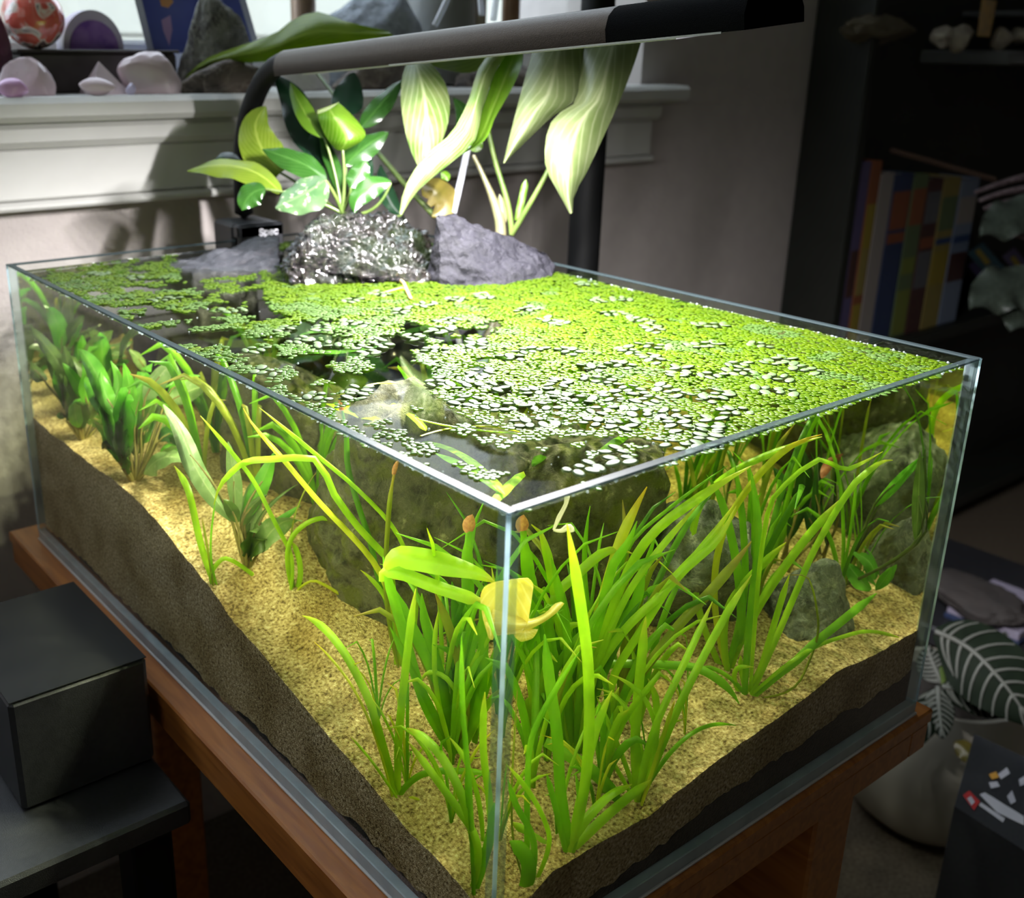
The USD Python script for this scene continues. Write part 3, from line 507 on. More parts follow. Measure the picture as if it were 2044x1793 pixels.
grass('dense grass clump right of the glass corner, blades fanning to the right', 'c5', (760, 1800), [
    ('c5', [(640, 1790), (520, 1400), (480, 900), (430, 480)], 78, 'mid!'), ('c5', [(760, 1800), (700, 1500), (640, 1000), (590, 700), (540, 500), (480, 440)], 58, 'bright'),
    ('c5', [(520, 1600), (560, 1250), (620, 880), (760, 730), (900, 610), (1000, 588), (1080, 612)], 60, 'bright'), ('c5', [(800, 1760), (840, 1400), (950, 1170), (1040, 1040), (1110, 880), (1140, 740), (1125, 650)], 60, 'mid'),
    ('c5', [(800, 1700), (880, 1290), (1100, 1000), (1250, 860), (1400, 700), (1560, 560), (1700, 330)], 52, 'bright'), ('c5', [(850, 1720), (930, 1500), (1000, 1280), (1180, 1000), (1310, 790), (1500, 580), (1690, 320)], 48, 'bright'),
    ('c5', [(790, 1740), (830, 1150), (920, 830), (1000, 560), (1080, 380), (1170, 215)], 62, 'yellow'), ('c5', [(770, 1700), (800, 1300), (900, 950), (960, 700), (1060, 540), (1110, 420)], 56, 'mid'),
    ('c5', [(800, 1750), (930, 1050), (1110, 620), (1250, 450), (1480, 280), (1793, 90)], 56, 'bright'), ('c5', [(820, 1750), (960, 1050), (1140, 720), (1290, 530), (1480, 315)], 42, 'bright'), ('c5', [(820, 1700), (960, 900), (1070, 560), (1230, 400), (1650, 90)], 22, 'mid'),
    ('c5', [(860, 1800), (1000, 1500), (1200, 1240), (1350, 1050), (1600, 780), (1793, 540)], 58, 'olive'), ('c5', [(800, 1600), (870, 1290), (1000, 1268), (1200, 1272), (1420, 1285), (1560, 1340), (1720, 1510)], 52, 'mid'),
    ('c5', [(700, 1790), (620, 1400), (600, 1150), (560, 900)], 58, 'mid'), ('c5', [(720, 1790), (690, 1400), (700, 1150), (660, 900), (600, 640)], 52, 'mid'), ('c5', [(760, 1790), (830, 1100), (800, 700), (830, 330)], 40, 'mid'),
    ('c5', [(740, 1790), (870, 950), (1020, 600)], 36, 'dark'), ('c5', [(770, 1790), (960, 1200), (1130, 900)], 56, 'dark'), ('c5', [(690, 1790), (560, 1350), (470, 1150)], 50, 'olive'), ('c5', [(640, 1760), (690, 1600), (720, 1440)], 32, 'bright'),
    ('c5', [(600, 1700), (450, 1580), (520, 1450)], 60, 'bright'), ('c5', [(690, 1750), (560, 1640), (370, 1640)], 36, 'bright')])
grass('upright bright grass plant in front of the whitish-crested rock', 'c8', (1740, 1290), [
    ('c5', [(1110, 1990), (1105, 1600), (1130, 1300), (1150, 1100), (1162, 990)], 58, 'bright'), ('c5', [(1120, 1990), (1280, 1500), (1440, 1160), (1560, 900)], 42, 'bright'), ('c5', [(1130, 1990), (1380, 1480), (1520, 1200), (1640, 980), (1793, 740)], 46, 'bright'),
    ('c5', [(1110, 1980), (1050, 1550), (980, 1460), (870, 1420)], 26, 'bright'), ('c5', [(1120, 1980), (1210, 1750), (1220, 1480), (1175, 1360)], 44, 'bright'), ('c5', [(1110, 1980), (1180, 1520), (1090, 1410), (955, 1335)], 30, 'bright'),
    ('c5', [(1090, 1990), (1010, 1790), (950, 1650), (870, 1470)], 30, 'bright'), ('c5', [(1110, 1990), (1120, 1700), (1070, 1560), (1010, 1500)], 22, 'bright'), ('c5', [(1130, 1990), (1250, 1750), (1335, 1490)], 26, 'yellow'),
    ('c5', [(1130, 1990), (1390, 1720), (1700, 1640)], 26, 'mid'), ('c5', [(1100, 1990), (980, 1880), (840, 1700), (1000, 1430)], 26, 'bright')])
grass('spreading grass plant on open sand left of the small right-hand rock', 'c6', (270, 1745), [
    ('c6', [(280, 1740), (320, 1300), (400, 640), (480, 520), (600, 410), (720, 350), (790, 385), (850, 410), (960, 370), (1080, 305)], 30, 'bright'), ('c6', [(300, 1740), (370, 1550), (420, 1380), (480, 1180), (525, 1040)], 36, 'bright'),
    ('c6', [(290, 1750), (560, 1150), (640, 960), (790, 680), (900, 510), (1020, 400), (1140, 355)], 38, 'bright'), ('c6', [(320, 1760), (450, 1640), (600, 1520), (820, 1330), (1045, 1150)], 50, 'mid'), ('c6', [(330, 1760), (620, 1500), (800, 1420), (980, 1375), (1080, 1385), (1200, 1420)], 24, 'bright'),
    ('c6', [(270, 1740), (240, 1620), (235, 1520)], 28, 'bright'), ('c6', [(260, 1745), (200, 1680), (100, 1610), (0, 1585)], 26, 'mid'), ('c6', [(250, 1740), (210, 1600), (310, 1590)], 28, 'bright'), ('c6', [(290, 1740), (300, 1200), (340, 900), (290, 400)], 44, 'mid'),
    ('c6', [(300, 1745), (600, 1650), (690, 1420), (690, 1250), (640, 1060), (530, 1040)], 14, 'olive')])
grass('grass plant leaning to the surface between the crested rock and the right glass', 'c6', (150, 1600), [
    ('c6', [(110, 1640), (260, 1380), (420, 1100), (640, 800), (840, 580)], 50, 'bright'), ('c6', [(60, 1580), (200, 1160), (330, 1010), (505, 845)], 46, 'bright'), ('c6', [(180, 1600), (240, 1300), (180, 800), (120, 590), (30, 440)], 54, 'mid'),
    ('c6', [(160, 1600), (100, 900), (200, 640), (330, 460), (480, 310), (720, 200)], 40, 'yellow'), ('c6', [(170, 1600), (260, 1000), (230, 600), (200, 380)], 44, 'mid'), ('c6', [(170, 1600), (-60, 900), (60, 520), (400, 320), (720, 215)], 46, 'bright')])
# the leaves of a taller broad-leaved plant between the rocks at the right
def leafy_plant(label, name, base, leaves, cat='water plant', stem=None, group=None, stems=True, extra=()):
    bx, by = base; b = on_sand(bx, by); t = T(name, label, cat, b, group)
    for i, (cr, pts, w, col) in enumerate(leaves):
        pp = P2(cr, pts); P = trace(b, pp, rng.uniform(-.3, .3), rng.uniform(0, .2)); W = w / CR[cr][2] * depth(P[len(P) // 2]) / F
        face = CAM - P.mean(0); face = face / np.linalg.norm(face) + np.array([0, 0, .35]) + rng.normal(0, .2, 3)
        mesh, uv = leaf3(P, W, 'lance', face, fold=.3, wave=.05, n=16, m=7, seed=i, twist=rng.uniform(-.3, .3)); lp = t.part('leaf', mesh, C[col], smooth=True, uv=uv)
        if stems and np.linalg.norm(P[0] - b) > .008:
            md = (P[0] + b) / 2 + rng.normal(0, .002, 3); t.part('stalk', tube([b, md, P[0], P[1] if len(P) > 1 else P[0]], [.0013, .0011, .0009, .0005], 6, 10), stem or stem_brown, lp, smooth=True)
    for i in range(extra[0] if extra else 0):                           # inner leaves that fill the bush
        a, h, l = rng.uniform(0, 6.283), rng.uniform(.35, 1.) * extra[1], rng.uniform(.15, .6) * extra[1]; dr = np.array([math.cos(a), math.sin(a), 0])
        q = np.clip(np.array([b + dr * l * .25 + [0, 0, h * .35], b + dr * l * .5 + [0, 0, h * .7], b + dr * l * .8 + [0, 0, h * .95], b + dr * l * 1.2 + [0, 0, h]]), LO, HI)
        mesh, uv = leaf3(q, rng.uniform(.012, .02), 'lance', dr * .8 + np.array([0, 0, .8]) + rng.normal(0, .3, 3), fold=.3, wave=.06, n=14, m=7, seed=i, twist=rng.uniform(-.4, .4)); lp = t.part('leaf', mesh, C[extra[2][i % len(extra[2])]], smooth=True, uv=uv)
        t.part('stalk', tube([b, (b + q[0]) / 2, q[0]], [.0013, .0011, .0009], 6, 8), stem or stem_brown, lp, smooth=True)
    return t
leafy_plant('bright green bushy plant with wavy leaves at the left glass', 'bushy_water_plant', (268, 958), [
    ('cl', [(1060, 1240), (1030, 950), (1060, 740), (990, 540)], 115, 'green'), ('cl', [(1130, 1100), (1160, 800), (1105, 560)], 125, 'green'), ('cl', [(1200, 1150), (1240, 900), (1300, 700)], 140, 'green'), ('cl', [(1230, 1120), (1290, 950), (1415, 825)], 120, 'green'),
    ('cl', [(1070, 1290), (1070, 1050), (1040, 850)], 105, 'green'), ('cl', [(1000, 1080), (900, 750), (790, 530), (700, 440)], 170, 'green'), ('cl', [(960, 1060), (860, 850), (760, 680)], 140, 'green'), ('cl', [(1360, 1210), (1420, 1050), (1560, 850)], 170, 'pale'),
    ('cl', [(1100, 1250), (1180, 1000), (1190, 760)], 110, 'green'), ('cl', [(1260, 1180), (1330, 1010), (1380, 890)], 110, 'olive'), ('cl', [(1290, 900), (1430, 680), (1570, 530)], 190, 'pale'), ('cl', [(1500, 840), (1640, 730), (1790, 675)], 100, 'green'),
    ('cl', [(1520, 920), (1650, 830), (1860, 760)], 190, 'pale'), ('cl', [(1440, 1410), (1530, 1340), (1650, 1420)], 140, 'green'), ('cl', [(1420, 1260), (1520, 1190), (1610, 1320)], 170, 'dark'), ('cl', [(1000, 1330), (960, 1290), (910, 1330)], 90, 'dark'),
    ('cl', [(1060, 1050), (960, 880), (900, 640)], 150, 'green'), ('cl', [(1250, 1280), (1330, 1150), (1300, 1010)], 120, 'green')], extra=(14, .085, ('green', 'green', 'pale', 'olive')))
leafy_plant('olive long-leaved plant in the far left corner of the tank', 'bushy_water_plant', (165, 876), [
    ('cl', [(800, 940), (650, 780), (530, 570), (400, 390), (270, 230)], 125, 'olive'), ('cl', [(400, 720), (310, 620), (250, 530)], 120, 'olive'), ('cl', [(720, 1000), (640, 700), (570, 400)], 140, 'olive'), ('cl', [(760, 1060), (880, 1070), (1000, 1010)], 120, 'olive'),
    ('cl', [(780, 960), (700, 760), (560, 560)], 110, 'green'), ('cl', [(680, 900), (520, 700), (420, 520)], 90, 'olive'), ('cl', [(560, 1010), (540, 1030), (600, 1040)], 60, 'green')], extra=(9, .085, ('olive', 'green')))
leafy_plant('pale green plant in the middle distance behind the left glass', 'bushy_water_plant', (215, 830), [
    ('cl', [(760, 520), (880, 390), (1010, 270)], 150, 'olive'), ('cl', [(850, 500), (1030, 420), (1190, 365)], 110, 'olive'), ('cl', [(740, 560), (740, 430), (735, 310)], 90, 'green'), ('cl', [(930, 520), (1020, 490), (1130, 500)], 80, 'pale'), ('cl', [(800, 560), (850, 420), (920, 300)], 120, 'green'),
    ('cl', [(1290, 640), (1240, 520), (1150, 440)], 100, 'pale')], extra=(9, .09, ('pale', 'olive', 'green')))
leafy_plant('small brown-stemmed plant with reddish flecks on the left sand', 'bushy_water_plant', (492, 1132), [
    ('c4', [(220, 730), (190, 660), (140, 590)], 80, 'olive'), ('c4', [(215, 720), (200, 480), (165, 245)], 90, 'pale'), ('c4', [(250, 720), (370, 480), (440, 310)], 110, 'green'), ('c4', [(370, 790), (480, 710), (595, 625)], 46, 'green'), ('c4', [(240, 760), (300, 640), (400, 560)], 60, 'olive'),
    ('cl', [(2080, 1980), (1700, 1380), (1600, 1140), (1460, 935)], 180, 'pale'), ('c4', [(260, 760), (320, 620), (430, 470)], 60, 'olive'), ('c4', [(300, 830), (400, 640), (580, 500)], 30, 'olive')], extra=(5, .06, ('olive', 'pale')))
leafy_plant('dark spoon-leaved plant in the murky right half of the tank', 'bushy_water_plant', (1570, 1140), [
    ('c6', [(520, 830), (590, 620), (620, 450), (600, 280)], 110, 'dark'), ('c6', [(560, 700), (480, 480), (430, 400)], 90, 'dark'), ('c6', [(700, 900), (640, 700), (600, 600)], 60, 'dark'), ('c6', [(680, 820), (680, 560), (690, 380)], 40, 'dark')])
leafy_plant('small plant with three bright leaves on the right-hand grey rock', 'bushy_water_plant', (1748, 1190), [
    ('c6', [(1010, 1130), (940, 1060), (870, 970)], 110, 'green'), ('c6', [(1050, 1060), (1010, 960), (890, 905)], 80, 'green'), ('c6', [(1040, 1130), (1100, 1060), (1150, 985)], 60, 'green')], stems=False)
leafy_plant('long narrow leaf pair rising toward the right glass corner', 'bushy_water_plant', (1690, 1150), [
    ('c6', [(1080, 615), (1240, 460), (1415, 295)], 50, 'green'), ('c6', [(1410, 780), (1440, 500), (1462, 240)], 70, 'olive')], stem=stem_green)
# slim grass filling the sand behind; each plant its own base, height and lean
def filler(label, spots, group, hmin, hmax, cols, nb=(4, 7), wide=(.002, .0042)):
    for x, y in spots:
        b = np.array([x, y, sz(x, y) - .003]); t = T('grass_plant', label, 'water plant', b, group)
        for i in range(int(rng.integers(*nb))):
            h = rng.uniform(hmin, hmax); a = rng.uniform(0, 6.283); l = rng.uniform(.15, .65) * h; dr = np.array([math.cos(a), math.sin(a), 0])
            P = np.array([b, b + dr * l * .2 + [0, 0, h * .5], b + dr * l * .6 + [0, 0, h * .85], b + dr * l + [0, 0, h * rng.uniform(.75, 1)]]); P = np.clip(P, LO, HI)
            blade_part(t, P, rng.uniform(*wide), G[cols[int(rng.integers(len(cols)))]], i, n=9)
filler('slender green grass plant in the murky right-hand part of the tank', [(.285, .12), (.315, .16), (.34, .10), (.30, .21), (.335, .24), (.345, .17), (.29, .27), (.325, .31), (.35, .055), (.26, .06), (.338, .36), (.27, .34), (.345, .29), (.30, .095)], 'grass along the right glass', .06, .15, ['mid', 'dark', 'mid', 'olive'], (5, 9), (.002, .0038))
filler('low bright grass tuft rooted in the sand behind the near corner', [(.045, .085), (.07, .05), (.095, .075), (.12, .045), (.065, .09), (.10, .03), (.15, .05), (.09, .10)], 'grass behind the near corner', .04, .10, ['bright', 'mid', 'mid'], (5, 8), (.0022, .0042))
filler('tall slim grass plant filling the dense clump behind the near corner', [(.055, .105), (.08, .085), (.115, .065), (.13, .075), (.09, .06), (.145, .06), (.05, .09)], 'tall grass in the dense clump', .08, .145, ['mid', 'dark', 'mid', 'olive', 'bright'], (6, 10), (.0014, .0036))
filler('fine thread-leaved grass tuft on the open sand at the front', [(.025, .06), (.035, .035), (.06, .022), (.085, .02), (.02, .09), (.125, .022), (.165, .03), (.03, .13)], 'fine grass at the front', .03, .075, ['bright', 'yellow', 'mid'], (4, 8), (.0008, .0018))
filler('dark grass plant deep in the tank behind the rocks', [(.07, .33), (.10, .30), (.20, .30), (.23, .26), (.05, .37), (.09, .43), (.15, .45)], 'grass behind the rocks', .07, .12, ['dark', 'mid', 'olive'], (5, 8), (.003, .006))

# big single leaves near the corner and just below the surface
def flat_leaf(name, label, crop, pts, w, z, m, shape='lance', dz=None, cat='leaf', face=None, wave=.03, fold=.25):
    pp = P2(crop, pts); zs = np.linspace(z[0], z[1], len(pp)) if np.size(z) > 1 else [z] * len(pp); P = np.array([at(x, y, 'z', q) for (x, y), q in zip(pp, zs)]); P = np.clip(P, LO, HI)
    W = w / CR[crop][2] * depth(P.mean(0)) / F
    mesh, uv = leaf3(P, W, shape, (0, 0, 1) if face is None else face, fold=fold, wave=wave, n=16, m=7)
    t = T(name, label, cat, P[0]); t.part('blade', mesh, m, smooth=True, uv=uv); return t
def tilt_leaf(label, crop, pts, w, base, m, shape='lance'):
    b = on_sand(*base); P = trace(b, P2(crop, pts), 0, 0.); W = w / CR[crop][2] * depth(P.mean(0)) / F
    mesh, uv = leaf3(P, W, shape, (CAM - P.mean(0)) / .6 + [0, 0, .3], fold=.3, wave=.03, n=18, m=7)
    t = T('floating_leaf', label, 'leaf', P[0]); t.part('blade', mesh, m, smooth=True, uv=uv)
tilt_leaf('wide yellow-green leaf lying level left of the corner, pointed tip at the corner', 'c4', [(1100, 1000), (1200, 925), (1400, 960), (1600, 1010), (1755, 1080)], 150, (880, 1540), G['bright'], 'ovate')
tilt_leaf('bent yellow-green strap under the wide leaf left of the corner', 'c4', [(1080, 1080), (1095, 1020), (1200, 1025), (1400, 1105), (1690, 1200)], 82, (880, 1540), G['bright'], 'strap')
tilt_leaf('broad leaf drooping to the sand right of the corner', 'c8', [(1265, 985), (1380, 1050), (1500, 1130), (1660, 1318)], 66, (1240, 1620), G['mid'], 'blade')
for lab, pts, w, z, m in (
    ('dark green submerged leaf below the open water in the middle', [(800, 668), (890, 645), (995, 655)], 34, .218, C['dark']), ('mid green submerged leaf left of the middle, under scattered duckweed', [(600, 668), (700, 650), (790, 660)], 30, .216, C['green']),
    ('green submerged leaf under the left-hand duckweed clusters', [(560, 690), (650, 700), (760, 690)], 26, .214, C['green']), ('bluish green submerged leaf in the open water', [(640, 705), (700, 706), (760, 706)], 22, .212, C['dark']),
    ('bright yellow-green submerged leaf beside the left glass', [(652, 806), (705, 815), (772, 846)], 44, .205, G['bright']), ('long green strap arching under the surface toward the near corner', [(800, 873), (903, 896), (960, 935), (1008, 988)], 22, (.19, .226), G['bright']),
    ('short bright strap reaching the surface at the near corner', [(986, 1000), (1022, 962), (1045, 942)], 24, (.226, .20), G['bright']), ('dark strap deep below the surface near the corner', [(1064, 931), (1090, 895), (1125, 860)], 26, (.19, .16), G['dark']),
    ('two-toned green strap at the edge of the duckweed on the right', [(1195, 905), (1230, 880), (1265, 856)], 26, (.222, .215), G['mid']), ('thin yellow strap floating beside the left glass', [(835, 836), (900, 850), (1050, 866)], 9, .228, G['bright']),
    ('curved green strap sinking in the open water', [(795, 730), (830, 780), (860, 850), (885, 900)], 22, (.215, .17), G['mid']), ('narrow green strap under the open water', [(785, 805), (830, 835), (850, 860)], 17, .21, G['bright']),
    ('broad green leaf under the surface beside the near left glass', [(870, 905), (930, 930), (1000, 985)], 30, (.20, .224), G['mid']), ('thin bright strap crossing the water near the corner', [(840, 870), (950, 850), (1060, 868)], 7, .226, G['yellow']),
    ('olive leaf lying under the surface left of centre', [(730, 770), (760, 764), (790, 766)], 8, .222, G['yellow'])):
    flat_leaf('submerged_leaf', lab, 'px', pts, w, z, m, 'lance' if w > 24 else 'blade')
flat_leaf('fallen_leaf', 'yellow withered leaf floating among the duckweed', 'px', [(832, 696), (870, 702), (915, 722), (955, 737)], 22, .2345, E_['dying'], 'ovate', fold=.5)

# rotten leaf stuck inside the near corner: a curled cup with a lip
def rotten_leaf():
    t = T('rotten_leaf', 'pale yellow rotting leaf curled against the near glass corner', 'leaf', atd(1040, 1220, .505))
    d0 = .492
    for nm, Lp, Rp, a, b, bu in (('leaf_cup', P2('c9', [(480, 1060), (330, 1150), (310, 1230), (350, 1500), (400, 1640)]), P2('c9', [(810, 1020), (870, 1110), (850, 1250), (820, 1450), (740, 1600)]), d0, d0 + .004, .012),
                                 ('leaf_lip', P2('c9', [(440, 1350), (600, 1400), (800, 1450), (980, 1400), (1100, 1290), (1150, 1275)]), P2('c9', [(400, 1640), (560, 1600), (750, 1590), (940, 1510), (1100, 1400), (1195, 1290)]), d0 + .006, d0 + .014, -.006),
                                 ('leaf_fold', P2('c9', [(360, 1480), (370, 1560), (400, 1660)]), P2('c9', [(440, 1520), (460, 1600), (440, 1675)]), d0 + .002, d0 + .004, -.003), ('leaf_base', P2('c9', [(640, 1560), (680, 1650), (740, 1695)]), P2('c9', [(920, 1560), (890, 1620), (860, 1660)]), d0 + .010, d0 + .012, -.003)):
        G_ = ruled(Lp, Rp, a, b, bu)
        v = G_[0][0]; v[:, 0] = np.maximum(v[:, 0], GT + .002); v[:, 1] = np.maximum(v[:, 1], GT + .002)
        t.part(nm, (v, G_[0][1]), rotten, smooth=True, uv=G_[1])
rotten_leaf()
one('dead_leaf', leaf3(np.array([inside(*p, atd(*p, .70)) for p in ((1640, 955), (1652, 930), (1668, 915), (1686, 905))]), .006, 'lance', CAM - atd(1660, 930, .7), wave=.1)[0], red_leaf, 'small red-brown dead leaf drifting in the right half of the tank', 'leaf')
rt = T('root_wisp', 'pale torn root hanging from the surface right of the near corner', 'root', atd(1120, 1020, .52))
rt.part('strand', tube([inside(*p, atd(*p, .50)) for p in ((1132, 990), (1128, 1010), (1115, 1035), (1105, 1058))], [.0013, .0010, .0012, .0006], 6, 12), root_m, smooth=True)
rt.part('strand', tube([inside(*p, atd(*p, .50)) for p in ((1105, 1058), (1120, 1060), (1136, 1052), (1142, 1062))], [.0006, .0010, .0016, .0013], 6, 10), root_m, smooth=True)

# ---------------------------------------------------------------- floating plants
DENS = [([(0, 480), (0, 820), (560, 820), (560, 480)], .24), ([(90, 540), (360, 520), (370, 560), (120, 590)], .85), ([(150, 595), (400, 578), (400, 606), (200, 622)], .6), ([(350, 500), (560, 500), (540, 560), (420, 570), (360, 560)], 0.), ([(400, 560), (560, 545), (560, 590), (430, 590)], .65), ([(430, 590), (530, 575), (530, 600), (440, 604)], .0),
        ([(520, 540), (620, 570), (700, 590), (860, 590), (860, 640), (620, 640), (540, 620)], .97), ([(440, 600), (620, 640), (1000, 640), (990, 680), (700, 690), (560, 690), (480, 660), (400, 650)], .48), ([(560, 690), (990, 680), (1010, 700), (960, 740), (830, 720), (640, 705)], .45),
        ([(800, 690), (1000, 690), (1060, 760), (900, 760), (830, 720)], .9), ([(480, 720), (640, 705), (830, 715), (880, 750), (870, 790), (960, 850), (1100, 875), (1250, 870), (1350, 890), (1360, 910), (1200, 1010), (1030, 1020), (900, 960), (760, 880), (600, 800)], .02),
        ([(600, 790), (780, 780), (790, 800), (640, 808)], .6), ([(480, 735), (580, 730), (590, 760), (510, 765)], .55), ([(650, 725), (740, 722), (740, 742), (660, 745)], .6), ([(1090, 920), (1260, 890), (1260, 935), (1180, 965), (1100, 940)], .45), ([(800, 880), (870, 900), (940, 930), (900, 940), (820, 905)], .4), ([(870, 740), (1000, 740), (1060, 830), (930, 820), (860, 770)], .72), ([(960, 825), (1080, 815), (1180, 860), (1000, 850)], .65), ([(1000, 975), (1050, 965), (1050, 985), (1010, 990)], .35)]
DP = [(Polygon(p), d) for p, d in DENS]
ROCKS_AT_SURFACE = [((.262, .468), (.075, .085)), ((.307, .378), (.058, .046)), ((.180, .545), (.07, .040))]
def density(x, y):
    px = pr(np.array([x, y, ZW])); p = Point(*px); d = 1.0
    for poly, v in DP:
        if poly.contains(p): d = v
    if x < .014 and y < .5: d *= .25
    return d
def free(x, y, pad=0.):
    for (cx, cy), (rx, ry) in ROCKS_AT_SURFACE:
        if ((x - cx) / (rx + pad)) ** 2 + ((y - cy) / (ry + pad)) ** 2 < .86: return False
    return True
def lens(rx, ry, h, n=9, dome=1.):
    g = np.arange(n) * 2 * np.pi / n; r1 = np.stack([rx * np.cos(g), ry * np.sin(g), 0 * g], -1); r2 = np.stack([.68 * rx * np.cos(g), .68 * ry * np.sin(g), 0 * g + h * .75], -1)
    v = np.vstack([r1, r2, [[0, 0, h], [0, 0, -h * .5]]]); f = []
    for j in range(n):
        k = (j + 1) % n; f += [(j, k, n + k), (j, n + k, n + j), (n + j, n + k, 2 * n), (k, j, 2 * n + 1)]
    return v, np.array(f)
def put(m, a, x, y, z=0., tilt=0.):
    v, f = m; R = Rotation.from_euler('yz', [tilt, a]).as_matrix(); return v @ R.T + [x, y, z], f
def frond(k):
    g = np.random.default_rng(100 + k); n = 2 + k % 2 + (k == 5); ms = []
    for i in range(n):
        a = i * 2 * np.pi / n + g.uniform(-.3, .3); s = g.uniform(.75, 1.05)
        ms.append(put(lens(.0021 * s, .0016 * s, .0005), a, .0018 * math.cos(a) * (n > 1), .0018 * math.sin(a) * (n > 1), .0001 * i, g.uniform(-.12, .12)))
    return join(ms)
FR = [frond(k) for k in range(6)]
# floating ferns: a short chain of downy pads, seven patterns then copies
def pads(k):
    g = np.random.default_rng(300 + k); out = []
    n = 5 + k % 4
    for i in range(n):
        row, side = divmod(i, 2); s = g.uniform(.8, 1.15)
        out.append(put(lens(.0039 * s, .0030 * s, .0009, 12), g.uniform(-.5, .5) + (math.pi / 2 if side else -math.pi / 2), (row - n / 4) * .0062 + g.uniform(-.001, .001), (.0036 if side else -.0036) + g.uniform(-.0008, .0008), .0006 + g.uniform(0, .0008), g.uniform(-.25, .25)))
    return out
occupied = []
def clear_of(x, y, r):
    return all((x - a) ** 2 + (y - b) ** 2 > (r + q) ** 2 for a, b, q in occupied)
FERN_PX = [(1010, 775), (1060, 790), (1110, 770), (1150, 800), (1190, 815), (1230, 800), (1270, 830), (1240, 850), (1180, 850), (1130, 850), (1300, 860), (1340, 850), (1380, 870), (1410, 850), (1350, 830), (1290, 800), (1330, 780), (1390, 800), (1430, 790), (1070, 840), (1020, 815), (1100, 815), (1250, 775), (1210, 765),
           (1160, 740), (1230, 730), (1290, 720), (1350, 740), (1420, 750), (1490, 745), (1540, 780), (1570, 760), (1600, 765), (1450, 830), (1480, 800), (960, 745), (910, 770), (870, 765), (930, 800), (1060, 700), (1010, 720), (1120, 700), (1300, 690), (1420, 690), (1520, 690), (1260, 700), (1600, 740),
           (920, 600), (970, 595), (1060, 620), (1100, 640), (1180, 600), (1220, 625), (1260, 640), (1240, 600), (1160, 570), (1300, 660), (1420, 650), (560, 660), (640, 655), (700, 650), (660, 690), (600, 680), (730, 700), (690, 790), (740, 785), (650, 795), (540, 745), (760, 690), (820, 680), (860, 700), (880, 660), (940, 690), (990, 760), (700, 600), (760, 590), (800, 620), (850, 610),
           (1180, 940), (1200, 925), (1230, 910), (1390, 900), (1410, 880), (520, 700), (480, 620), (330, 600), (270, 560), (200, 550), (1350, 890), (1560, 720), (1640, 750), (1470, 730), (890, 640)]
ferns = []
for x, y in FERN_PX:
    p = at(x, y, 'z', ZW)
    for _ in range(12):
        q = p + rng.normal(0, .002, 3)
        if .016 < q[0] < TW - .016 and .016 < q[1] < TL - .016 and free(q[0], q[1], .01) and clear_of(q[0], q[1], .0085): ferns.append((q[0], q[1])); occupied.append((q[0], q[1], .0085)); break
FPROTO = []
for i, (x, y) in enumerate(ferns):
    near = 'pale downy floating fern of rounded pads clustered on the water among the duckweed'
    if i < 7:
        t = T('floating_fern', near, 'floating plant', (x, y, ZW), 'floating ferns on the water')
        for q in pads(i): t.part('pad', (q[0] + [x, y, ZW], q[1]), pad_m, smooth=True)
        t.rot = UsdGeom.Xformable(t.prim).AddRotateZOp(); t.rot.Set(float(rng.uniform(0, 360))); FPROTO.append(t)
    else:
        path = '/World/' + numbered('floating_fern', '/World'); src = FPROTO[i % 7]; xf = UsdGeom.Xform.Define(stage, path); pm = xf.GetPrim()
        pm.GetReferences().AddInternalReference(src.path); xf.ClearXformOpOrder()
        xf.GetPrim().GetAttribute('xformOp:translate').Set(Gf.Vec3d(x, y, ZW)); xf.GetPrim().GetAttribute('xformOp:rotateZ').Set(float(rng.uniform(0, 360)))
        xf.GetXformOpOrderAttr().Set(['xformOp:translate', 'xformOp:rotateZ']); pm.SetInstanceable(True)
bub = mat('bubble', {'t': ('transparent_bsdf', dict(color=(.97, 1, 1))), 'p': ('principled_bsdf', dict(base_color=(.35, .40, .40), roughness=.05, specular_ior_level=1.))  , 'x': ('mix_closure', dict(fac=.55))}, [('t.BSDF', 'x.closure1'), ('p.BSDF', 'x.closure2')], 'x.closure')
bs = []
for k in range(240):
    side = k % 5; r = rng.uniform(.00025, .0008); e = GT + .0012 + r
    if side < 2: p = (e, rng.uniform(.01, TL - .01))
    elif side == 2: p = (rng.uniform(.01, TW - .01), e)
    elif side == 3: p = (TW - e, rng.uniform(.01, TL - .2))
    else: p = (rng.uniform(.012, .12), rng.uniform(.02, .45))
    b = trimesh.creation.icosphere(1, r); b.apply_translation((*p, ZW + (.0012 if side < 4 else 0) + rng.uniform(-.0006, .0006))); bs.append(b)
one('bubbles', join(bs), bub, 'tiny bubbles strung along the waterline and on the open water', 'bubbles', kind='stuff', smooth=True)
# duckweed
cell, gridd, spots = .0034, {}, []
for q in range(90000):
    x, y = rng.uniform(.0075, TW - .0075), rng.uniform(.0075, TL - .0075)
    k = (int(x / cell), int(y / cell))
    if any((x - a) ** 2 + (y - b) ** 2 < .0032 ** 2 for i in (-1, 0, 1) for j in (-1, 0, 1) for a, b in gridd.get((k[0] + i, k[1] + j), ())): continue
    gridd.setdefault(k, []).append((x, y)); spots.append((x, y))
spots = np.array(spots)
nz = meshkit.fbm(np.c_[spots, np.zeros(len(spots))] * 70, 3, 21)
oc = np.array(occupied); keep = []
for (x, y), n_ in zip(spots, nz):
    d = density(x, y)
    if d <= 0 or not free(x, y): continue
    if d < .95 and np.clip((n_ - .5) * 2.6 + .5, 0, 1) > d: continue
    if (((oc[:, 0] - x) ** 2 + (oc[:, 1] - y) ** 2) < .0068 ** 2).any(): continue
    keep.append((x, y))
keep = np.array(keep); order = np.argsort(((keep - CAM[:2]) ** 2).sum(1)); keep = keep[order]
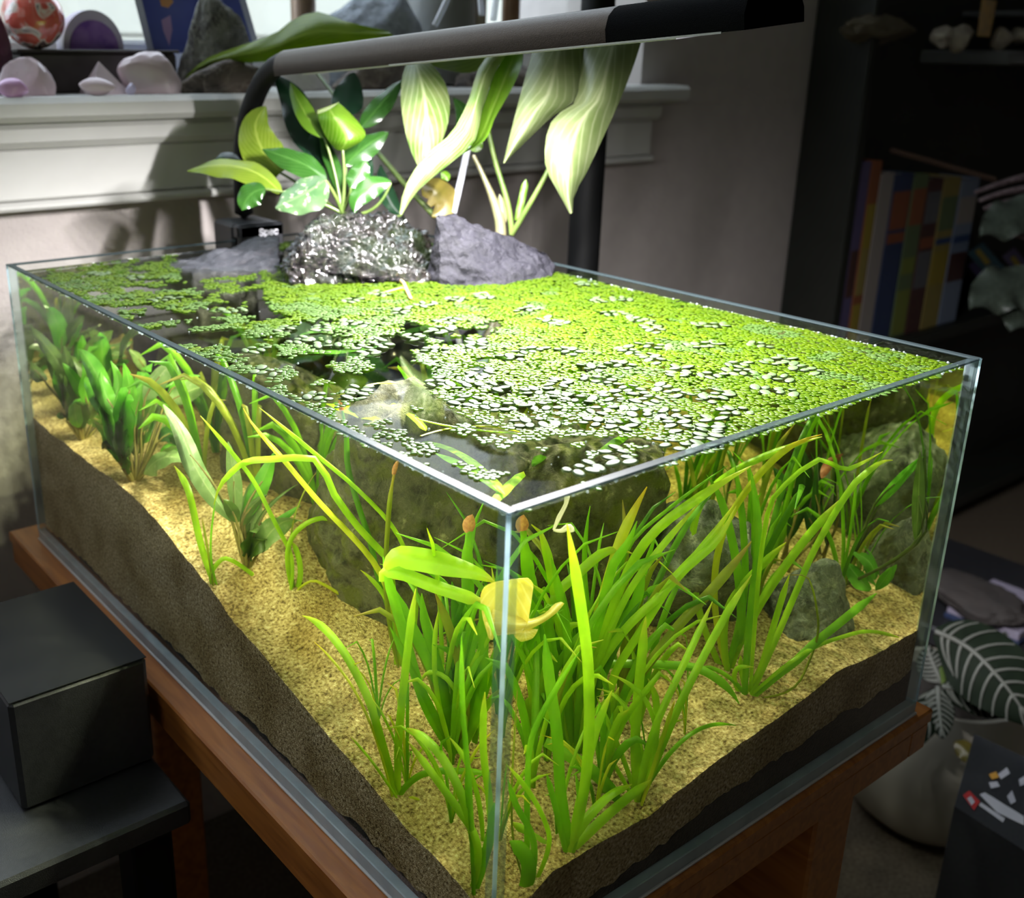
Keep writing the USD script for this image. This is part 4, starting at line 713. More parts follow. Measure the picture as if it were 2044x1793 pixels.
sheen_f = np.clip(.95 - (keep[:, 0] - .03) / .22 - np.maximum(keep[:, 1] - .30, 0) * 3.5, .04, .9) ; pn = meshkit.fbm(np.c_[keep, 0 * keep[:, 0]] * 45, 3, 33); has_sheen = np.clip((pn - .5) * 2.2 + .5, 0, 1) < sheen_f  # share of fronds with painted sheen, fading to the right and back
for i, (x, y) in enumerate(keep[:300]):
    m = put(FR[i % 6], rng.uniform(0, 6.28), x, y, ZW + .0003); s = 1.15
    one('duckweed_frond', m, weed_sheen if has_sheen[i] else weed_m, 'tiny round-lobed green duckweed floating in the nearer part of the water surface', 'duckweed', 'near duckweed fronds', smooth=True)
rest = keep[300:]
pi = UsdGeom.PointInstancer.Define(stage, '/World/duckweed_mat'); tag(pi.GetPrim(), 'bright green mat of duckweed covering the back and right of the water', 'duckweed', kind='stuff')
paths = []
for k in range(12):
    usdkit.mesh(stage, f'/World/duckweed_mat/frond_{k:03d}' if k else '/World/duckweed_mat/frond', FR[k % 6], weed_sheen if k > 5 else weed_m, True); paths.append(f'/World/duckweed_mat/frond_{k:03d}' if k else '/World/duckweed_mat/frond')
pi.CreatePrototypesRel().SetTargets([Sdf.Path(p) for p in paths])
n = len(rest); ang = rng.uniform(0, 6.283, n); pi.CreateProtoIndicesAttr(Vt.IntArray((rng.integers(0, 6, n) + 6 * has_sheen[300:]).tolist()))
pi.CreatePositionsAttr(Vt.Vec3fArray([Gf.Vec3f(float(x), float(y), ZW + .0002 + float(rng.uniform(0, .0006))) for x, y in rest]))
pi.CreateOrientationsAttr(Vt.QuathArray([Gf.Quath(float(math.cos(a / 2)), 0., 0., float(math.sin(a / 2))) for a in ang]))
sc = rng.uniform(.85, 1.35, n); pi.CreateScalesAttr(Vt.Vec3fArray([Gf.Vec3f(float(s), float(s), 1.) for s in sc]))

# ---------------------------------------------------------------- plants growing out of the rocks
def emergent(name, label, base, leaves, cat='plant'):
    t = T(name, label, cat, base)
    for nm, mesh, m, st_ in leaves:
        lp = t.part(nm, mesh[0], m, smooth=True, uv=mesh[1])
        if st_ is not None: t.part('stalk', st_[0], st_[1], lp, smooth=True)
    return t
def stalk(pts, deps, r, m=None): return tube([atd(x, y, d) for (x, y), d in zip(pts, np.linspace(deps[0], deps[1], len(pts)))], r, 8, 14), (m or stem_green)
def sl(pts, w, d0, d1, shape='lance', fold=.25, wave=.04, tilt=(0, 0, .5), twist=0.):
    P = np.array([atd(x, y, d) for (x, y), d in zip(pts, np.linspace(d0, d1, len(pts)))]); W = w * (d0 + d1) / 2 / F
    face = (CAM - P.mean(0)) / np.linalg.norm(CAM - P.mean(0)) + np.array(tilt); return leaf3(P, W, shape, face, fold=fold, wave=wave, n=18, m=9, th=.0006, twist=twist, seed=len(pts))
bp = (682, 425); BD = .885
def st2(p, d, mid=None, r=(.0016, .0011), b=bp): return stalk([b, mid or ((b[0] + p[0]) / 2 + 4, (b[1] + p[1]) / 2), p], (BD, d), r)
emergent('leafy_marsh_plant', 'bushy dark-green plant rooted on the wet mossy rock beside the lamp post', atd(682, 432, BD), [
    ('leaf', sl([(560, 385), (500, 340), (440, 330), (374, 341)], 62, .88, .90, tilt=(0, 0, 1.2)), E_['arch'], st2((560, 385), .88, (620, 400))), ('leaf', sl([(560, 345), (525, 300), (510, 260), (530, 212)], 84, .90, .915, 'ovate'), E_['arch'], st2((560, 345), .90)),
    ('leaf', sl([(648, 275), (615, 235), (590, 190), (580, 165)], 38, .88, .89, twist=.5), E_['lime'], st2((648, 275), .88)), ('leaf', ruled([(633, 222), (640, 250), (655, 280), (672, 300)], [(676, 205), (712, 240), (728, 262), (690, 300)], .87, .875, -.008), E_['lime'], st2((684, 300), .872)),
    ('leaf', ruled([(633, 228), (655, 220), (672, 208)], [(633, 220), (655, 212), (678, 203)], .868, .868, .0), E_['variegated'], None), ('leaf', sl([(640, 320), (610, 260), (585, 200), (548, 150)], 66, .905, .92, twist=.3), E_['dark'], st2((640, 320), .905)),
    ('leaf', sl([(690, 230), (695, 190), (708, 145)], 64, .93, .94, 'ovate'), E_['dark'], st2((690, 230), .93)), ('leaf', sl([(720, 255), (750, 220), (780, 185), (802, 160)], 44, .91, .92, twist=.4), E_['green'], st2((720, 255), .91)), ('leaf', sl([(650, 360), (600, 325), (560, 310), (524, 298)], 52, .875, .885), E_['green'], st2((650, 360), .875)),
    ('leaf', sl([(648, 360), (610, 385), (580, 400), (550, 415)], 86, .865, .862, 'ovate', tilt=(0, 0, 1.)), E_['spotted'], st2((648, 360), .865)), ('leaf', sl([(530, 378), (505, 385), (483, 420)], 52, .872, .87), E_['green'], st2((530, 378), .872, (610, 395))), ('leaf', sl([(690, 330), (720, 300), (775, 265)], 50, .89, .90), E_['green'], st2((690, 330), .89)),
    ('leaf', sl([(700, 375), (715, 350), (732, 320)], 44, .875, .88), E_['green'], st2((700, 375), .875)), ('leaf', sl([(780, 365), (740, 372), (715, 395), (708, 425)], 46, .875, .87), E_['green'], st2((780, 365), .875, (740, 420))), ('leaf', sl([(430, 318), (455, 312), (480, 322)], 22, .93, .92), E_['dark'], None),
    ('leaf', sl([(680, 400), (668, 340), (650, 290), (640, 250)], 30, .89, .90), E_['green'], None), ('leaf', sl([(645, 330), (632, 290), (640, 250)], 40, .90, .91), E_['dark'], None), ('leaf', sl([(700, 400), (725, 350), (735, 300)], 38, .90, .91), E_['dark'], None), ('leaf', sl([(800, 430), (770, 380), (760, 330)], 34, .92, .93), E_['dark'], st2((800, 430), .92, (740, 440)))])
b2 = (868, 432); B2 = .905
emergent('tall_leaf_plant', 'tall plant with a long arching leaf reaching over the lamp toward the window sill', atd(868, 440, B2), [
    ('leaf', ruled([(775, 62), (700, 45), (640, 24), (590, 36), (545, 68), (490, 88), (430, 108), (372, 150)], [(790, 75), (740, 85), (680, 92), (610, 108), (540, 122), (480, 125), (420, 132), (370, 160)], 1.03, 1.06, -.012, wave=.01), E_['arch'], stalk([b2, (780, 335), (720, 265), (660, 180), (612, 118)], (B2, 1.03), (.0026, .0017))),
    ('leaf', sl([(850, 395), (868, 378), (888, 400), (862, 432)], 62, .90, .895, 'ovate'), E_['dying'], None)])
b3 = (1022, 468); B3 = .885
AH = emergent('arrowhead_plant', 'arrowhead plant with big pale and lime leaves behind the purple-grey rock', atd(1022, 474, B3), [
    ('leaf', ruled([(1080, 45), (1066, 90), (1036, 200), (1018, 270), (1005, 324)], [(1180, 45), (1166, 110), (1150, 194), (1098, 236), (1007, 327)], .83, .83, -.012), E_['pale'], None),
    ('leaf', ruled([(1176, 45), (1164, 110), (1152, 195), (1102, 240), (1088, 290), (1095, 350), (1120, 394), (1137, 427)], [(1292, 40), (1272, 110), (1250, 170), (1222, 235), (1192, 300), (1168, 350), (1150, 380), (1143, 425)], .83, .815, -.014), E_['pale'], stalk([b3, (1050, 420), (1092, 345), (1130, 250), (1154, 198)], (B3, .84), (.0024, .0015))),
    ('leaf', ruled([(1058, 84), (1005, 92), (958, 130), (935, 200), (905, 260), (850, 310), (815, 360), (797, 425)], [(1066, 88), (1010, 110), (985, 150), (962, 220), (945, 285), (900, 325), (845, 370), (802, 430)], .86, .80, -.006), E_['variegated'], None),
    ('leaf', ruled([(1012, 108), (986, 150), (963, 220), (945, 285), (915, 310), (880, 330)], [(1043, 98), (1042, 130), (1020, 180), (988, 235), (975, 270), (940, 298)], .862, .83, .010), E_['lime'], stalk([b3, (1012, 400), (988, 320), (975, 262), (972, 200)], (B3, .86), (.0026, .0017))),
    ('leaf', ruled([(822, 107), (802, 160), (803, 230), (818, 295), (838, 338)], [(824, 107), (868, 135), (895, 185), (893, 250), (862, 318)], .87, .835, -.012), E_['variegated'], None),
    ('leaf', sl([(990, 85), (930, 105), (870, 100), (810, 92)], 74, .90, .93, 'ovate', tilt=(0, 0, .2)), E_['olive'], None), ('leaf', sl([(905, 285), (930, 250), (905, 195)], 40, .91, .92), E_['green'], None),
    ('leaf', sl([(1032, 440), (1040, 405), (1050, 358)], 14, .878, .875, 'blade'), E_['lime'], None), ('leaf', sl([(880, 345), (890, 352), (893, 362)], 20, .86, .86), E_['lime'], None), ('leaf', sl([(940, 300), (955, 285), (958, 275)], 24, .868, .868), E_['lime'], None)])
AH.part('stem', stalk([(1000, 480), (995, 430), (975, 375), (945, 310)], (B3, .875), (.0050, .0042, .0022, .0016), stem_pale)[0], stem_pale, smooth=True)
AH.part('sheath', sl([(1000, 455), (1002, 420), (997, 388)], 22, B3 - .004, B3 - .006, 'lance', .6)[0], stem_pale, smooth=True)
one('dry_straw', tube([at(*p, 'z', ZW + .002) for p in ((800, 560), (806, 566), (812, 580), (820, 596))], .0013, 7, 12), plain('straw', (.62, .36, .12), .5), 'short orange straw lying on the duckweed before the mossy rock', 'straw', smooth=True)
hp = atd(1165, 500, 1.1)

# ---------------------------------------------------------------- the lamp: clamp on the back rim, black arm, long aluminium body
lamp = T('aquarium_lamp', 'slim aluminium aquarium lamp on a curved black arm above the tank', 'lamp', (.235, .615, .2))
def lamp_sec(k, a, b):
    """The body's section: flat below, rounded towards the side; from a to b along the axis."""
    w, h = .024, .0092; sec = [(-w, -h), (w, -h), (w, -.002), (w - .003, .0045), (w - .008, h - .001), (w - .012, h)] + [(-w + .012, h), (-w + .008, h - .001), (-w + .003, .0045), (-w, -.002)]
    A, B = LAMP_A + (LAMP_B - LAMP_A) * a, LAMP_A + (LAMP_B - LAMP_A) * b; up = -LN
    n = len(sec); v = np.array([c + LX * x * k + up * z * k for c in (A, B) for x, z in sec]); return hull(v)
split = .80
lb = lamp.part('lamp_body', lamp_sec(1., 0, split), alu, smooth=40)
lamp.part('end_cap', lamp_sec(1.0, split + .0005, 1.0), cap_m, smooth=40)
lamp.part('light_panel', hull([c + LX * x + LN * z for c in (LAMP_A + (LAMP_B - LAMP_A) * .08, LAMP_A + (LAMP_B - LAMP_A) * .9) for x in (-.020, .020) for z in (.0093, .0105)]), label_white, lb)
lamp.part('trim_line', hull([c + LX * -.0242 + LX * x + LN * z for c in (LAMP_A + (LAMP_B - LAMP_A) * .35, LAMP_A + (LAMP_B - LAMP_A) * .97) for x in (0, .001) for z in (.0088, .0098)]), silver_line, lb)
arm = np.array([(.229, .626, .235), (.229, .626, .28), (.228, .618, .325), (.226, .592, .363), (.223, .556, .387), (.219, .508, .3952)])
lamp.part('arm', tube(arm, [.0088, .0088, .0088, .0088, .0085, .0080], 14, 30), black_metal, smooth=True)
clamp = lamp.part('clamp', join([box(.203, .249, .6012, .640, .214, .254, .003), box(.203, .249, .588, .5945, .222, .254, .002), box(.203, .249, .588, .6015, .2412, .254, .002)]), black_plastic)
# the clamp's front carries light printing
def print_on(mesh, x, z, s=1): v, f = vf(mesh); return np.stack([v[:, 0] * s + x, .5878 - v[:, 2], v[:, 1] * s + z], -1), f[:, ::-1]
lamp.part('lettering', print_on(meshkit.text_mesh('Spec', .0062, .0003, True), .222, .2435), label_white, clamp, smooth=False)
for k, (a, b, z) in enumerate(((.211, .240, .2385), (.211, .236, .235), (.211, .232, .2315), (.211, .229, .2285))): lamp.part('printed_line', box(a, b, .5874, .5879, z - .0008, z + .0006, .0001), label_white, clamp)

pole = T('floor_lamp_pole', 'black upright metal pole standing behind the right back glass', 'pole', (hp[0], hp[1], ZF))
pole.part('shaft', tube([(hp[0], hp[1], ZF + .02), (hp[0], hp[1], 1.2)], .0165, 20, 6), black_metal, smooth=True)
pole.part('foot', lathe((hp[0], hp[1], ZF), [(0, .0005), (.12, .0005), (.12, .012), (.03, .02), (.0165, .03), (0, .03)]), black_metal, smooth=30)

# ---------------------------------------------------------------- on the window sill
def cry(name, c, **k):
    return plain(name, c, k.pop('rough', .25), k.pop('c2', None), k.pop('scale', 30), k.pop('bump', .001), k.pop('bscale', 80), transmission_weight=k.pop('tw', .25), **k)
rose = cry('rose_quartz', (.72, .55, .58), c2=(.80, .68, .70), tw=.15); violet = cry('violet_agate', (.20, .09, .42), c2=(.35, .2, .55), scale=60, tw=.1); plum = cry('plum_crystal', (.10, .03, .06), c2=(.16, .06, .10), tw=.1)
rim_m = cry('agate_rim', (.55, .50, .68), c2=(.66, .62, .76), tw=.1); pinkst = cry('pink_stone', (.66, .36, .62), c2=(.72, .45, .68), tw=.1)
darkwood = plain('dark_wood', (.035, .028, .025), .6, (.06, .05, .045), 30); red_glass = mat('red_glass', {'p': ('principled_bsdf', dict(base_color=(.75, .08, .05), roughness=.05, coat_weight=1.))}, [])
glass_ball = mat('marble_glass', {'g': ('geometry', {}), 'n': ('noise_texture', dict(scale=38., detail=2, distortion=1.2)), 'r': ('rgb_ramp', {'ramp': [(.36, (.16, .10, .11)), (.44, (.80, .70, .62)), (.50, (.66, .10, .07)), (.68, (.70, .16, .12))]}), 'p': ('principled_bsdf', dict(roughness=.06, coat_weight=1., specular_ior_level=.8))}, [('g.position', 'n.vector'), ('n.fac', 'r.fac'), ('r.color', 'p.base_color')])
lichen = stone('lichen_rock', (.06, .055, .05), (.22, .22, .20), (.66, .66, .58), 40, bump=.004); bark = stone('brown_agate', (.05, .04, .035), (.15, .12, .095), (.42, .36, .30), 26, bump=.002); blue_rock = stone('blue_grey_stone', (.18, .20, .23), (.36, .40, .45), (.60, .64, .70), 30); pale_rock = stone('pale_quartz', (.45, .42, .40), (.58, .55, .52), (.72, .7, .66), 24)
blue_card = plain('blue_card', (.06, .08, .33), .35, (.10, .13, .42), 14); orange_ink = plain('orange_ink', (.62, .30, .12), .5); pink_ink = plain('pink_ink', (.42, .27, .48), .5); acrylic = plain('clear_edge', (.55, .58, .72), .1)
bronze = plain('bronze_jar', (.30, .20, .13), .3, (.16, .12, .10), 9, metallic=.4); greyjar = plain('grey_jar', (.20, .20, .19), .35); tan_m = plain('tan_jar', (.42, .36, .28), .4); brown_m = plain('brown_jar', (.20, .11, .06), .4)
def sill(px, y): p = at(px, 190, 'y', y); return np.array([p[0], y, SZ])
def wpx(w, y, px=300): return w * depth(sill(px, y)) / F
def stone_on_sill(name, label, cat, px0, px1, ptop, y, seed, m, thick=.5, planes=10, rough=.06, lift=0.):
    a, b = sill(px0, y), sill(px1, y); w = np.linalg.norm(b - a); z1 = at((px0 + px1) / 2, ptop, 'y', y)[2]; h = max(z1 - SZ - lift, .004); c = (a + b) / 2
    v, f = rock_mesh((0, 0, 0), (w / 2, max(w * thick / 2, .004), h / 2), seed, planes, rough, 4)
    lo, hi = v.min(0), v.max(0); cut = .08 if planes > 25 else .42; H = h / (1 - cut); v = (v - (lo + hi) / 2) / (hi - lo) * np.array([w, w * thick, H]); v[:, 2] = np.maximum(v[:, 2], H / 2 - h); v[:, 2] -= v[:, 2].min()
    return one(name, (v + [c[0], y, SZ + lift + .0002], f), m, label, cat, smooth=30)
yb = .775
A, B = sill(42, yb), sill(347, yb); ztop = at(190, 99, 'y', yb)[2]
dk = T('display_block', 'dark wooden block on the sill under the red ball and the purple agate', 'block', ((A[0] + B[0]) / 2, yb, SZ)); dk.part('body', box(A[0], B[0], yb - .012, yb + .03, SZ + .0003, ztop - .003, .002), darkwood); dk.part('top_board', box(A[0] - .004, B[0] + .003, yb - .014, yb + .032, ztop - .0029, ztop, .001), darkwood)
cb = sill(85, yb); rb = wpx(56, yb)
bl = T('glass_ball', 'red, grey and clear glass ball on the dark block', 'ball', (cb[0], yb, ztop)); s_ = trimesh.creation.icosphere(4, rb); s_.apply_translation((cb[0], yb + .004, ztop + rb * .99)); bl.part('ball', s_, glass_ball, smooth=True)
ca = sill(192, yb + .012); ra = wpx(60, yb); zt = at(192, 20, 'y', yb)[2] - ztop
def arch(r, h, y0, y1, z0):
    g = np.linspace(0, np.pi, 26); p = [(ca[0] + r * math.cos(a), y, z0 + h * math.sin(a)) for y in (y0, y1) for a in g]; return hull(p)
ag = T('agate_half', 'half-round purple agate with a pale rim on the dark block', 'agate', (ca[0], yb, ztop)); ag.part('rim', arch(ra, zt, yb + .006, yb + .024, ztop + .0002), rim_m); ag.part('core', arch(ra * .80, zt * .74, yb + .0045, yb + .0062, ztop + .0002), violet)
stone_on_sill('crystal_tower', 'dark plum crystal tower at the left edge of the sill', 'crystal', -70, 32, 12, .765, 3, plum, .8, 12, .03)
stone_on_sill('rose_quartz', 'large rough rose quartz behind the pink pebble at the left', 'quartz', 3, 114, 114, .735, 5, rose, .6)
stone_on_sill('pebble', 'smooth pink-violet pebble at the far left of the sill edge', 'pebble', -4, 60, 156, .708, 6, pinkst, .6, 40, .0)
stone_on_sill('pebble', 'small shiny pinkish pebble before the quartz pyramid', 'pebble', 160, 227, 155, .712, 8, rose, .5, 30, .0)
pa, pb_ = sill(176, .735), sill(252, .735); zp = at(205, 122, 'y', .735)[2]; w_ = pb_[0] - pa[0]
one('quartz_pyramid', hull([(pa[0], .722, SZ + .0002), (pb_[0], .722, SZ + .0002), (pa[0], .722 + w_, SZ + .0002), (pb_[0], .722 + w_, SZ + .0002), (pa[0] + w_ * .4, .722 + w_ / 2, zp)]), rose, 'pink quartz pyramid in the middle of the sill', 'pyramid', smooth=False)
stone_on_sill('rose_quartz', 'large rough rose quartz in front of the blue card', 'quartz', 238, 372, 103, .735, 12, rose, .55)
stone_on_sill('pebble', 'tiny clear pebble between the pyramid and the large rose quartz', 'pebble', 252, 272, 166, .715, 13, rim_m, .7, 30, 0.)
yc = .80
def card():
    t = T('blue_card', 'leaning blue card with an orange and pink jellyfish picture', 'card', sill(400, yc)); d = depth(sill(400, yc))
    def q(pts, y, th): return hull([at(x, yy, 'y', y + k) for k in (0, th) for x, yy in pts])
    t.part('card', q([(276, -25), (308, 106), (512, 106), (470, -25)], yc, .003), blue_card); t.part('clear_edge', q([(262, -25), (296, 108), (309, 108), (277, -25)], yc - .0005, .005), acrylic); t.part('clear_edge', q([(470, -25), (511, 108), (522, 108), (484, -25)], yc - .0005, .005), acrylic)
    t.part('picture', q([(318, -5), (322, 12), (336, 16), (346, 4), (340, -8)], yc - .0006, .0005), orange_ink); t.part('picture', q([(322, 40), (326, 62), (338, 92), (344, 60), (340, 30)], yc - .0006, .0005), pink_ink)
card()
stone_on_sill('rough_stone', 'grey-white rough stone standing before the blue card', 'stone', 350, 506, -14, .765, 15, lichen, .5, 14, .12, lift=.0)
stone_on_sill('banded_stone', 'brown banded stone lying on the sill left of the lamp arm', 'stone', 345, 540, 118, .725, 17, bark, .4, 12, .08)
stone_on_sill('pale_stone', 'pale blocky stone on the sill behind the thin plant stalk', 'stone', 560, 662, 104, .74, 19, pale_rock, .6, 8, .03)
stone_on_sill('dark_stone', 'dark brown stone on the sill under the lamp body', 'stone', 640, 850, 98, .755, 20, bark, .45, 12, .1)
stone_on_sill('blue_stone', 'large blue-grey stone on the sill above the arching leaf', 'stone', 632, 850, -30, .80, 22, blue_rock, .5, 9, .08)
stone_on_sill('dark_stone', 'dark stone on the sill between the lime and pale leaves', 'stone', 900, 1080, 110, .76, 25, bark, .45, 12, .1)
def jar(name, label, px, w, y, top, m, m2):
    p = sill(px, y); r = wpx(w, y, px) / 2; h = at(px, top, 'y', y)[2] - SZ; t = T(name, label, 'jar', p)
    t.part('body', lathe(p, [(0, .0005), (r * .9, .0005), (r, .004), (r, h * .8), (r * .85, h * .92), (0, h * .92)], 28), m, smooth=40); t.part('lid', lathe(p, [(0, h * .92 + .0003), (r * .8, h * .92 + .0003), (r * .8, h), (0, h)], 28), m2, smooth=40)
jar('bronze_jar', 'dark bronze jar with a bright streak left of the blue-grey stone', 610, 50, .83, -60, bronze, bronze)
jar('grey_jar', 'wide grey jar behind the lamp body', 872, 150, .83, -80, greyjar, greyjar)
jar('tan_jar', 'tan jar right of the grey jar', 945, 44, .815, -60, tan_m, tan_m)
jar('brown_jar', 'narrow brown jar above the middle of the lamp', 1014, 36, .80, -60, brown_m, brown_m)
tubing = mat('clear_tubing', {'t': ('transparent_bsdf', dict(color=(.9, .92, .96))), 'p': ('principled_bsdf', dict(base_color=(.80, .80, .86), roughness=.1)), 'x': ('mix_closure', dict(fac=.5))}, [('t.BSDF', 'x.closure1'), ('p.BSDF', 'x.closure2')], 'x.closure')
for lab, pts, ds in (('clear hose rising obliquely above the lamp from the mossy rock', [(905, 425), (935, 290), (952, 210)], (.90, .92)), ('clear hose crossing the sill obliquely above the lamp', [(868, 50), (882, 22), (897, -12)], (1.0, 1.0)), ('thin clear hose standing upright above the lamp', [(962, 30), (958, -14)], (.98, .98)), ('bright thick clear hose right of the thin one above the lamp', [(985, 40), (992, -14)], (.97, .97))):
    one('air_hose', tube([atd(x, y, d) for (x, y), d in zip(pts, np.linspace(*ds, len(pts)))], .0030, 8, 8), tubing, lab, 'hose', smooth=True)

# ---------------------------------------------------------------- right: bookcase with books, plants, pot, box
XB = 1.285
bc = T('bookcase', 'tall black bookcase against the back wall at the right', 'bookcase', (XB, .70, ZF))
bc.part('side_panel', box(XB, XB + .022, .645, YW - .001, ZF + .0005, 1.3, .002), black_shelf); bc.part('side_panel', box(2.55, 2.572, .645, YW - .001, ZF + .0005, 1.3, .002), black_shelf); bc.part('back_panel', box(XB + .0222, 2.5498, YW - .012, YW - .001, ZF + .0005, 1.3, .001), black_shelf)
zb = -.06
ZS = at(1950, 100, 'y', .60)[2]
for z, m in ((ZF + .06, black_shelf), (zb, black_shelf), (.80, black_shelf)): bc.part('shelf', box(XB + .0222, 2.5498, .63, YW - .0122, z - .022, z, .002), m)
bc.part('shelf', box(XB + .30, 2.5498, .585, YW - .0122, ZS - .022, ZS, .003), grey_edge)
bc.part('shelf', box(XB + .42, 2.5498, .60, YW - .0122, ZS + .055, ZS + .064, .002), grey_edge)
cols = dict(purple=(.16, .13, .30), orange=(.40, .13, .05), yellow=(.50, .38, .05), cream=(.50, .45, .42), navy=(.05, .08, .20), green=(.18, .26, .12), lime=(.30, .36, .07), maroon=(.12, .05, .045), grey=(.20, .21, .24), gold=(.45, .36, .10), sky=(.30, .38, .55), teal=(.04, .14, .2), rust=(.40, .12, .05), blue=(.05, .11, .30), paper=(.6, .57, .5))
BM = {k: plain('book_' + k, tuple(q * .55 for q in v), .5) for k, v in cols.items()}
def book(label, a, b, ptop, cover, bands, y=.648):
    xa, xb = at(a, 500, 'y', y)[0], at(b, 500, 'y', y)[0] - .0012; zt = at((a + b) / 2, ptop, 'y', y)[2]; t = T('book', label, 'book', ((xa + xb) / 2, y, zb)); h = zt - zb; z0 = zb + .0003
    t.part('cover', join([box(xa, xb, y, y + .003, z0, zt, .0008), box(xa, xa + .002, y + .002, y + .075, z0, zt, .0008), box(xb - .002, xb, y + .002, y + .075, z0, zt, .0008)]), BM[cover]); t.part('pages', box(xa + .0022, xb - .0022, y + .0032, y + .073, z0 + .003, zt - .003, .0005), BM['paper'])
    for f0, f1, c in bands: t.part('title_band', box(xa + .003, xb - .003, y - .0008, y - .0001, z0 + h * f0, z0 + h * f1, .0002), BM[c])
book('slim purple-blue book, leftmost on the bookcase shelf', 1697, 1716, 326, 'purple', [(.3, .55, 'maroon')]); book('orange and yellow book second from the left on the shelf', 1717, 1737, 324, 'orange', [(.02, .25, 'yellow'), (.3, .55, 'gold'), (.55, .78, 'yellow')])
book('thick cream-spined book left of the navy one', 1738, 1764, 348, 'cream', []); book('navy book with an orange title', 1765, 1802, 350, 'navy', [(.60, .66, 'rust'), (.68, .9, 'rust')]); book('green and lime book with an orange top', 1803, 1832, 352, 'green', [(.02, .3, 'lime'), (.7, .92, 'orange'), (.4, .5, 'lime')])
book('dark maroon book with grey lettering and an orange band', 1833, 1862, 360, 'maroon', [(.30, .54, 'grey'), (.56, .63, 'rust'), (.72, .92, 'grey')]); book('yellow book with a blue band', 1863, 1896, 358, 'gold', [(.57, .61, 'blue'), (.66, .88, 'green'), (.3, .52, 'yellow')]); book('pale blue book, rightmost of the upright books', 1897, 1932, 360, 'sky', [(.57, .62, 'blue'), (.70, .88, 'cream'), (.30, .5, 'maroon')])
def leaning(label, pts, cover, y, marks):
    t = T('leaning_book', label, 'book', at(*pts[0], 'y', y)); t.part('cover', hull([at(x, yy, 'y', y + k) for k in (0, .05) for x, yy in pts]), BM[cover])
    for c, p in marks: t.part('title_band', hull([at(x, yy, 'y', y - k) for k in (.0002, .001) for x, yy in p]), BM[c])
leaning('blue-grey leaning book with yellow print right of the upright books', [(1930, 505), (1962, 484), (2016, 546), (1988, 570)], 'teal', .62, [('yellow', [(1946, 502), (1955, 496), (1978, 524), (1968, 530)]), ('cream', [(1978, 540), (1990, 532), (2002, 548), (1992, 556)])])
leaning('purple leaning book with yellow print at the picture edge', [(2000, 512), (2024, 494), (2075, 550), (2050, 572)], 'purple', .63, [('yellow', [(2016, 516), (2024, 510), (2042, 534), (2034, 540)])])
leaning('dark violet leaning book low at the right edge', [(1932, 530), (1944, 522), (1998, 588), (1986, 598)], 'purple', .66, [])
one('wooden_rod', tube([at(1780, 300, 'y', .69), at(1985, 358, 'y', .62)], .0045, 8, 6), plain('rod_wood', (.16, .10, .075), .6), 'thin brown rod slanting above the upright books', 'rod')
glint = plain('shell_beige', (.42, .38, .30), .5, (.25, .22, .18), 60); amber = plain('amber_wood', (.70, .46, .18), .4, (.55, .38, .2), 60)
one('dark_shell', rock_mesh(at(1755, 55, 'y', .66) + [0, 0, -.004], (.075, .02, .022), 91, 14, .2, 4), plain('olive_shell', (.10, .085, .05), .6, (.14, .12, .08), 40), 'dim olive stone in the dark left end of the upper shelf', 'stone')
one('amber_stick', hull([at(x, yy, 'y', y) for x, yy in ((1950, 72), (1976, 74), (1990, 2), (1960, -4)) for y in (.60, .62)]), amber, 'glowing amber block standing on the grey upper shelf', 'ornament')
for k, (x, y_, r) in enumerate(((1910, 70, .016), (1882, 66, .014), (2000, 66, .018), (2035, 64, .014), (1925, 60, .012))):
    one('shelf_stone', rock_mesh(at(x, y_ + 8, 'y', .61) , (r * 1.3, .014, r), 93 + k, 12, .15, 3), glint, ['pale stone left of the amber block', 'dim stone at the left end of the grey shelf', 'pinkish stone right of the amber block', 'small stone at the right picture edge on the grey shelf', 'small rough stone just left of the amber block'][k], 'stone')
fern_m = leafy('silver_leaf', (.004, .009, .004), (.009, .016, .008), (.012, .02, .008), scale=50, mixf=.15, rough=.7, spec=.15); fern_g = leafy('grey_green_leaf', (.05, .066, .05), (.10, .125, .095), (.05, .07, .03), scale=240, mixf=.2); twig_m = plain('purple_twig', (.10, .065, .07), .7, (.2, .15, .16), 160)
def rib_leaf(t, pts, w, d0, d1, tilt=(0, 0, .4), nr=9):
    """A dark leaf with raised pale ribs: blade, midrib and side ribs."""
    P = np.array([atd(x, y, d) for (x, y), d in zip(pts, np.linspace(d0, d1, len(pts)))]); W = w * (d0 + d1) / 2 / F; face = (CAM - P.mean(0)) / np.linalg.norm(CAM - P.mean(0)) + np.array(tilt)
    mesh, uv = leaf3(P, W, 'lance', face, fold=.25, wave=.02, n=20, m=9, th=.001); lp = t.part('leaf', mesh, fern_m, smooth=True, uv=uv)
    S = spline(P, 20); tt = frames(S); s = np.cross(tt, face); s /= np.linalg.norm(s, axis=1, keepdims=True); nn = np.cross(s, tt); ribs = [tube(S[:19] + nn[:19] * .0012, [.0032, .0012], 6)]
    for k in np.linspace(1, 16, nr).astype(int):
        hw = W / 2 * SHAPES['lance'](np.array([min(.99, (k + 2.5) / 19)]))[0]
        for sg in (-1, 1): ribs.append(tube([S[k] + nn[k] * .0008, S[min(k + 1, 19)] + s[k] * sg * hw * .5 + nn[k] * (.0008 - .25 * hw * .5), S[min(k + 3, 19)] + s[k] * sg * hw * .95 + nn[k] * (.0010 - .25 * hw)], [.0021, .0009], 5, 6))
    t.part('ribs', join(ribs), rib_m, lp, smooth=True, label='raised pale ribs')
rib_m = plain('leaf_rib', (.11, .115, .10), .6)
pot_c = np.array([.93, .215, ZF])
pot_m = plain('pot_ceramic', (.36, .33, .27), .32, coat=.3)
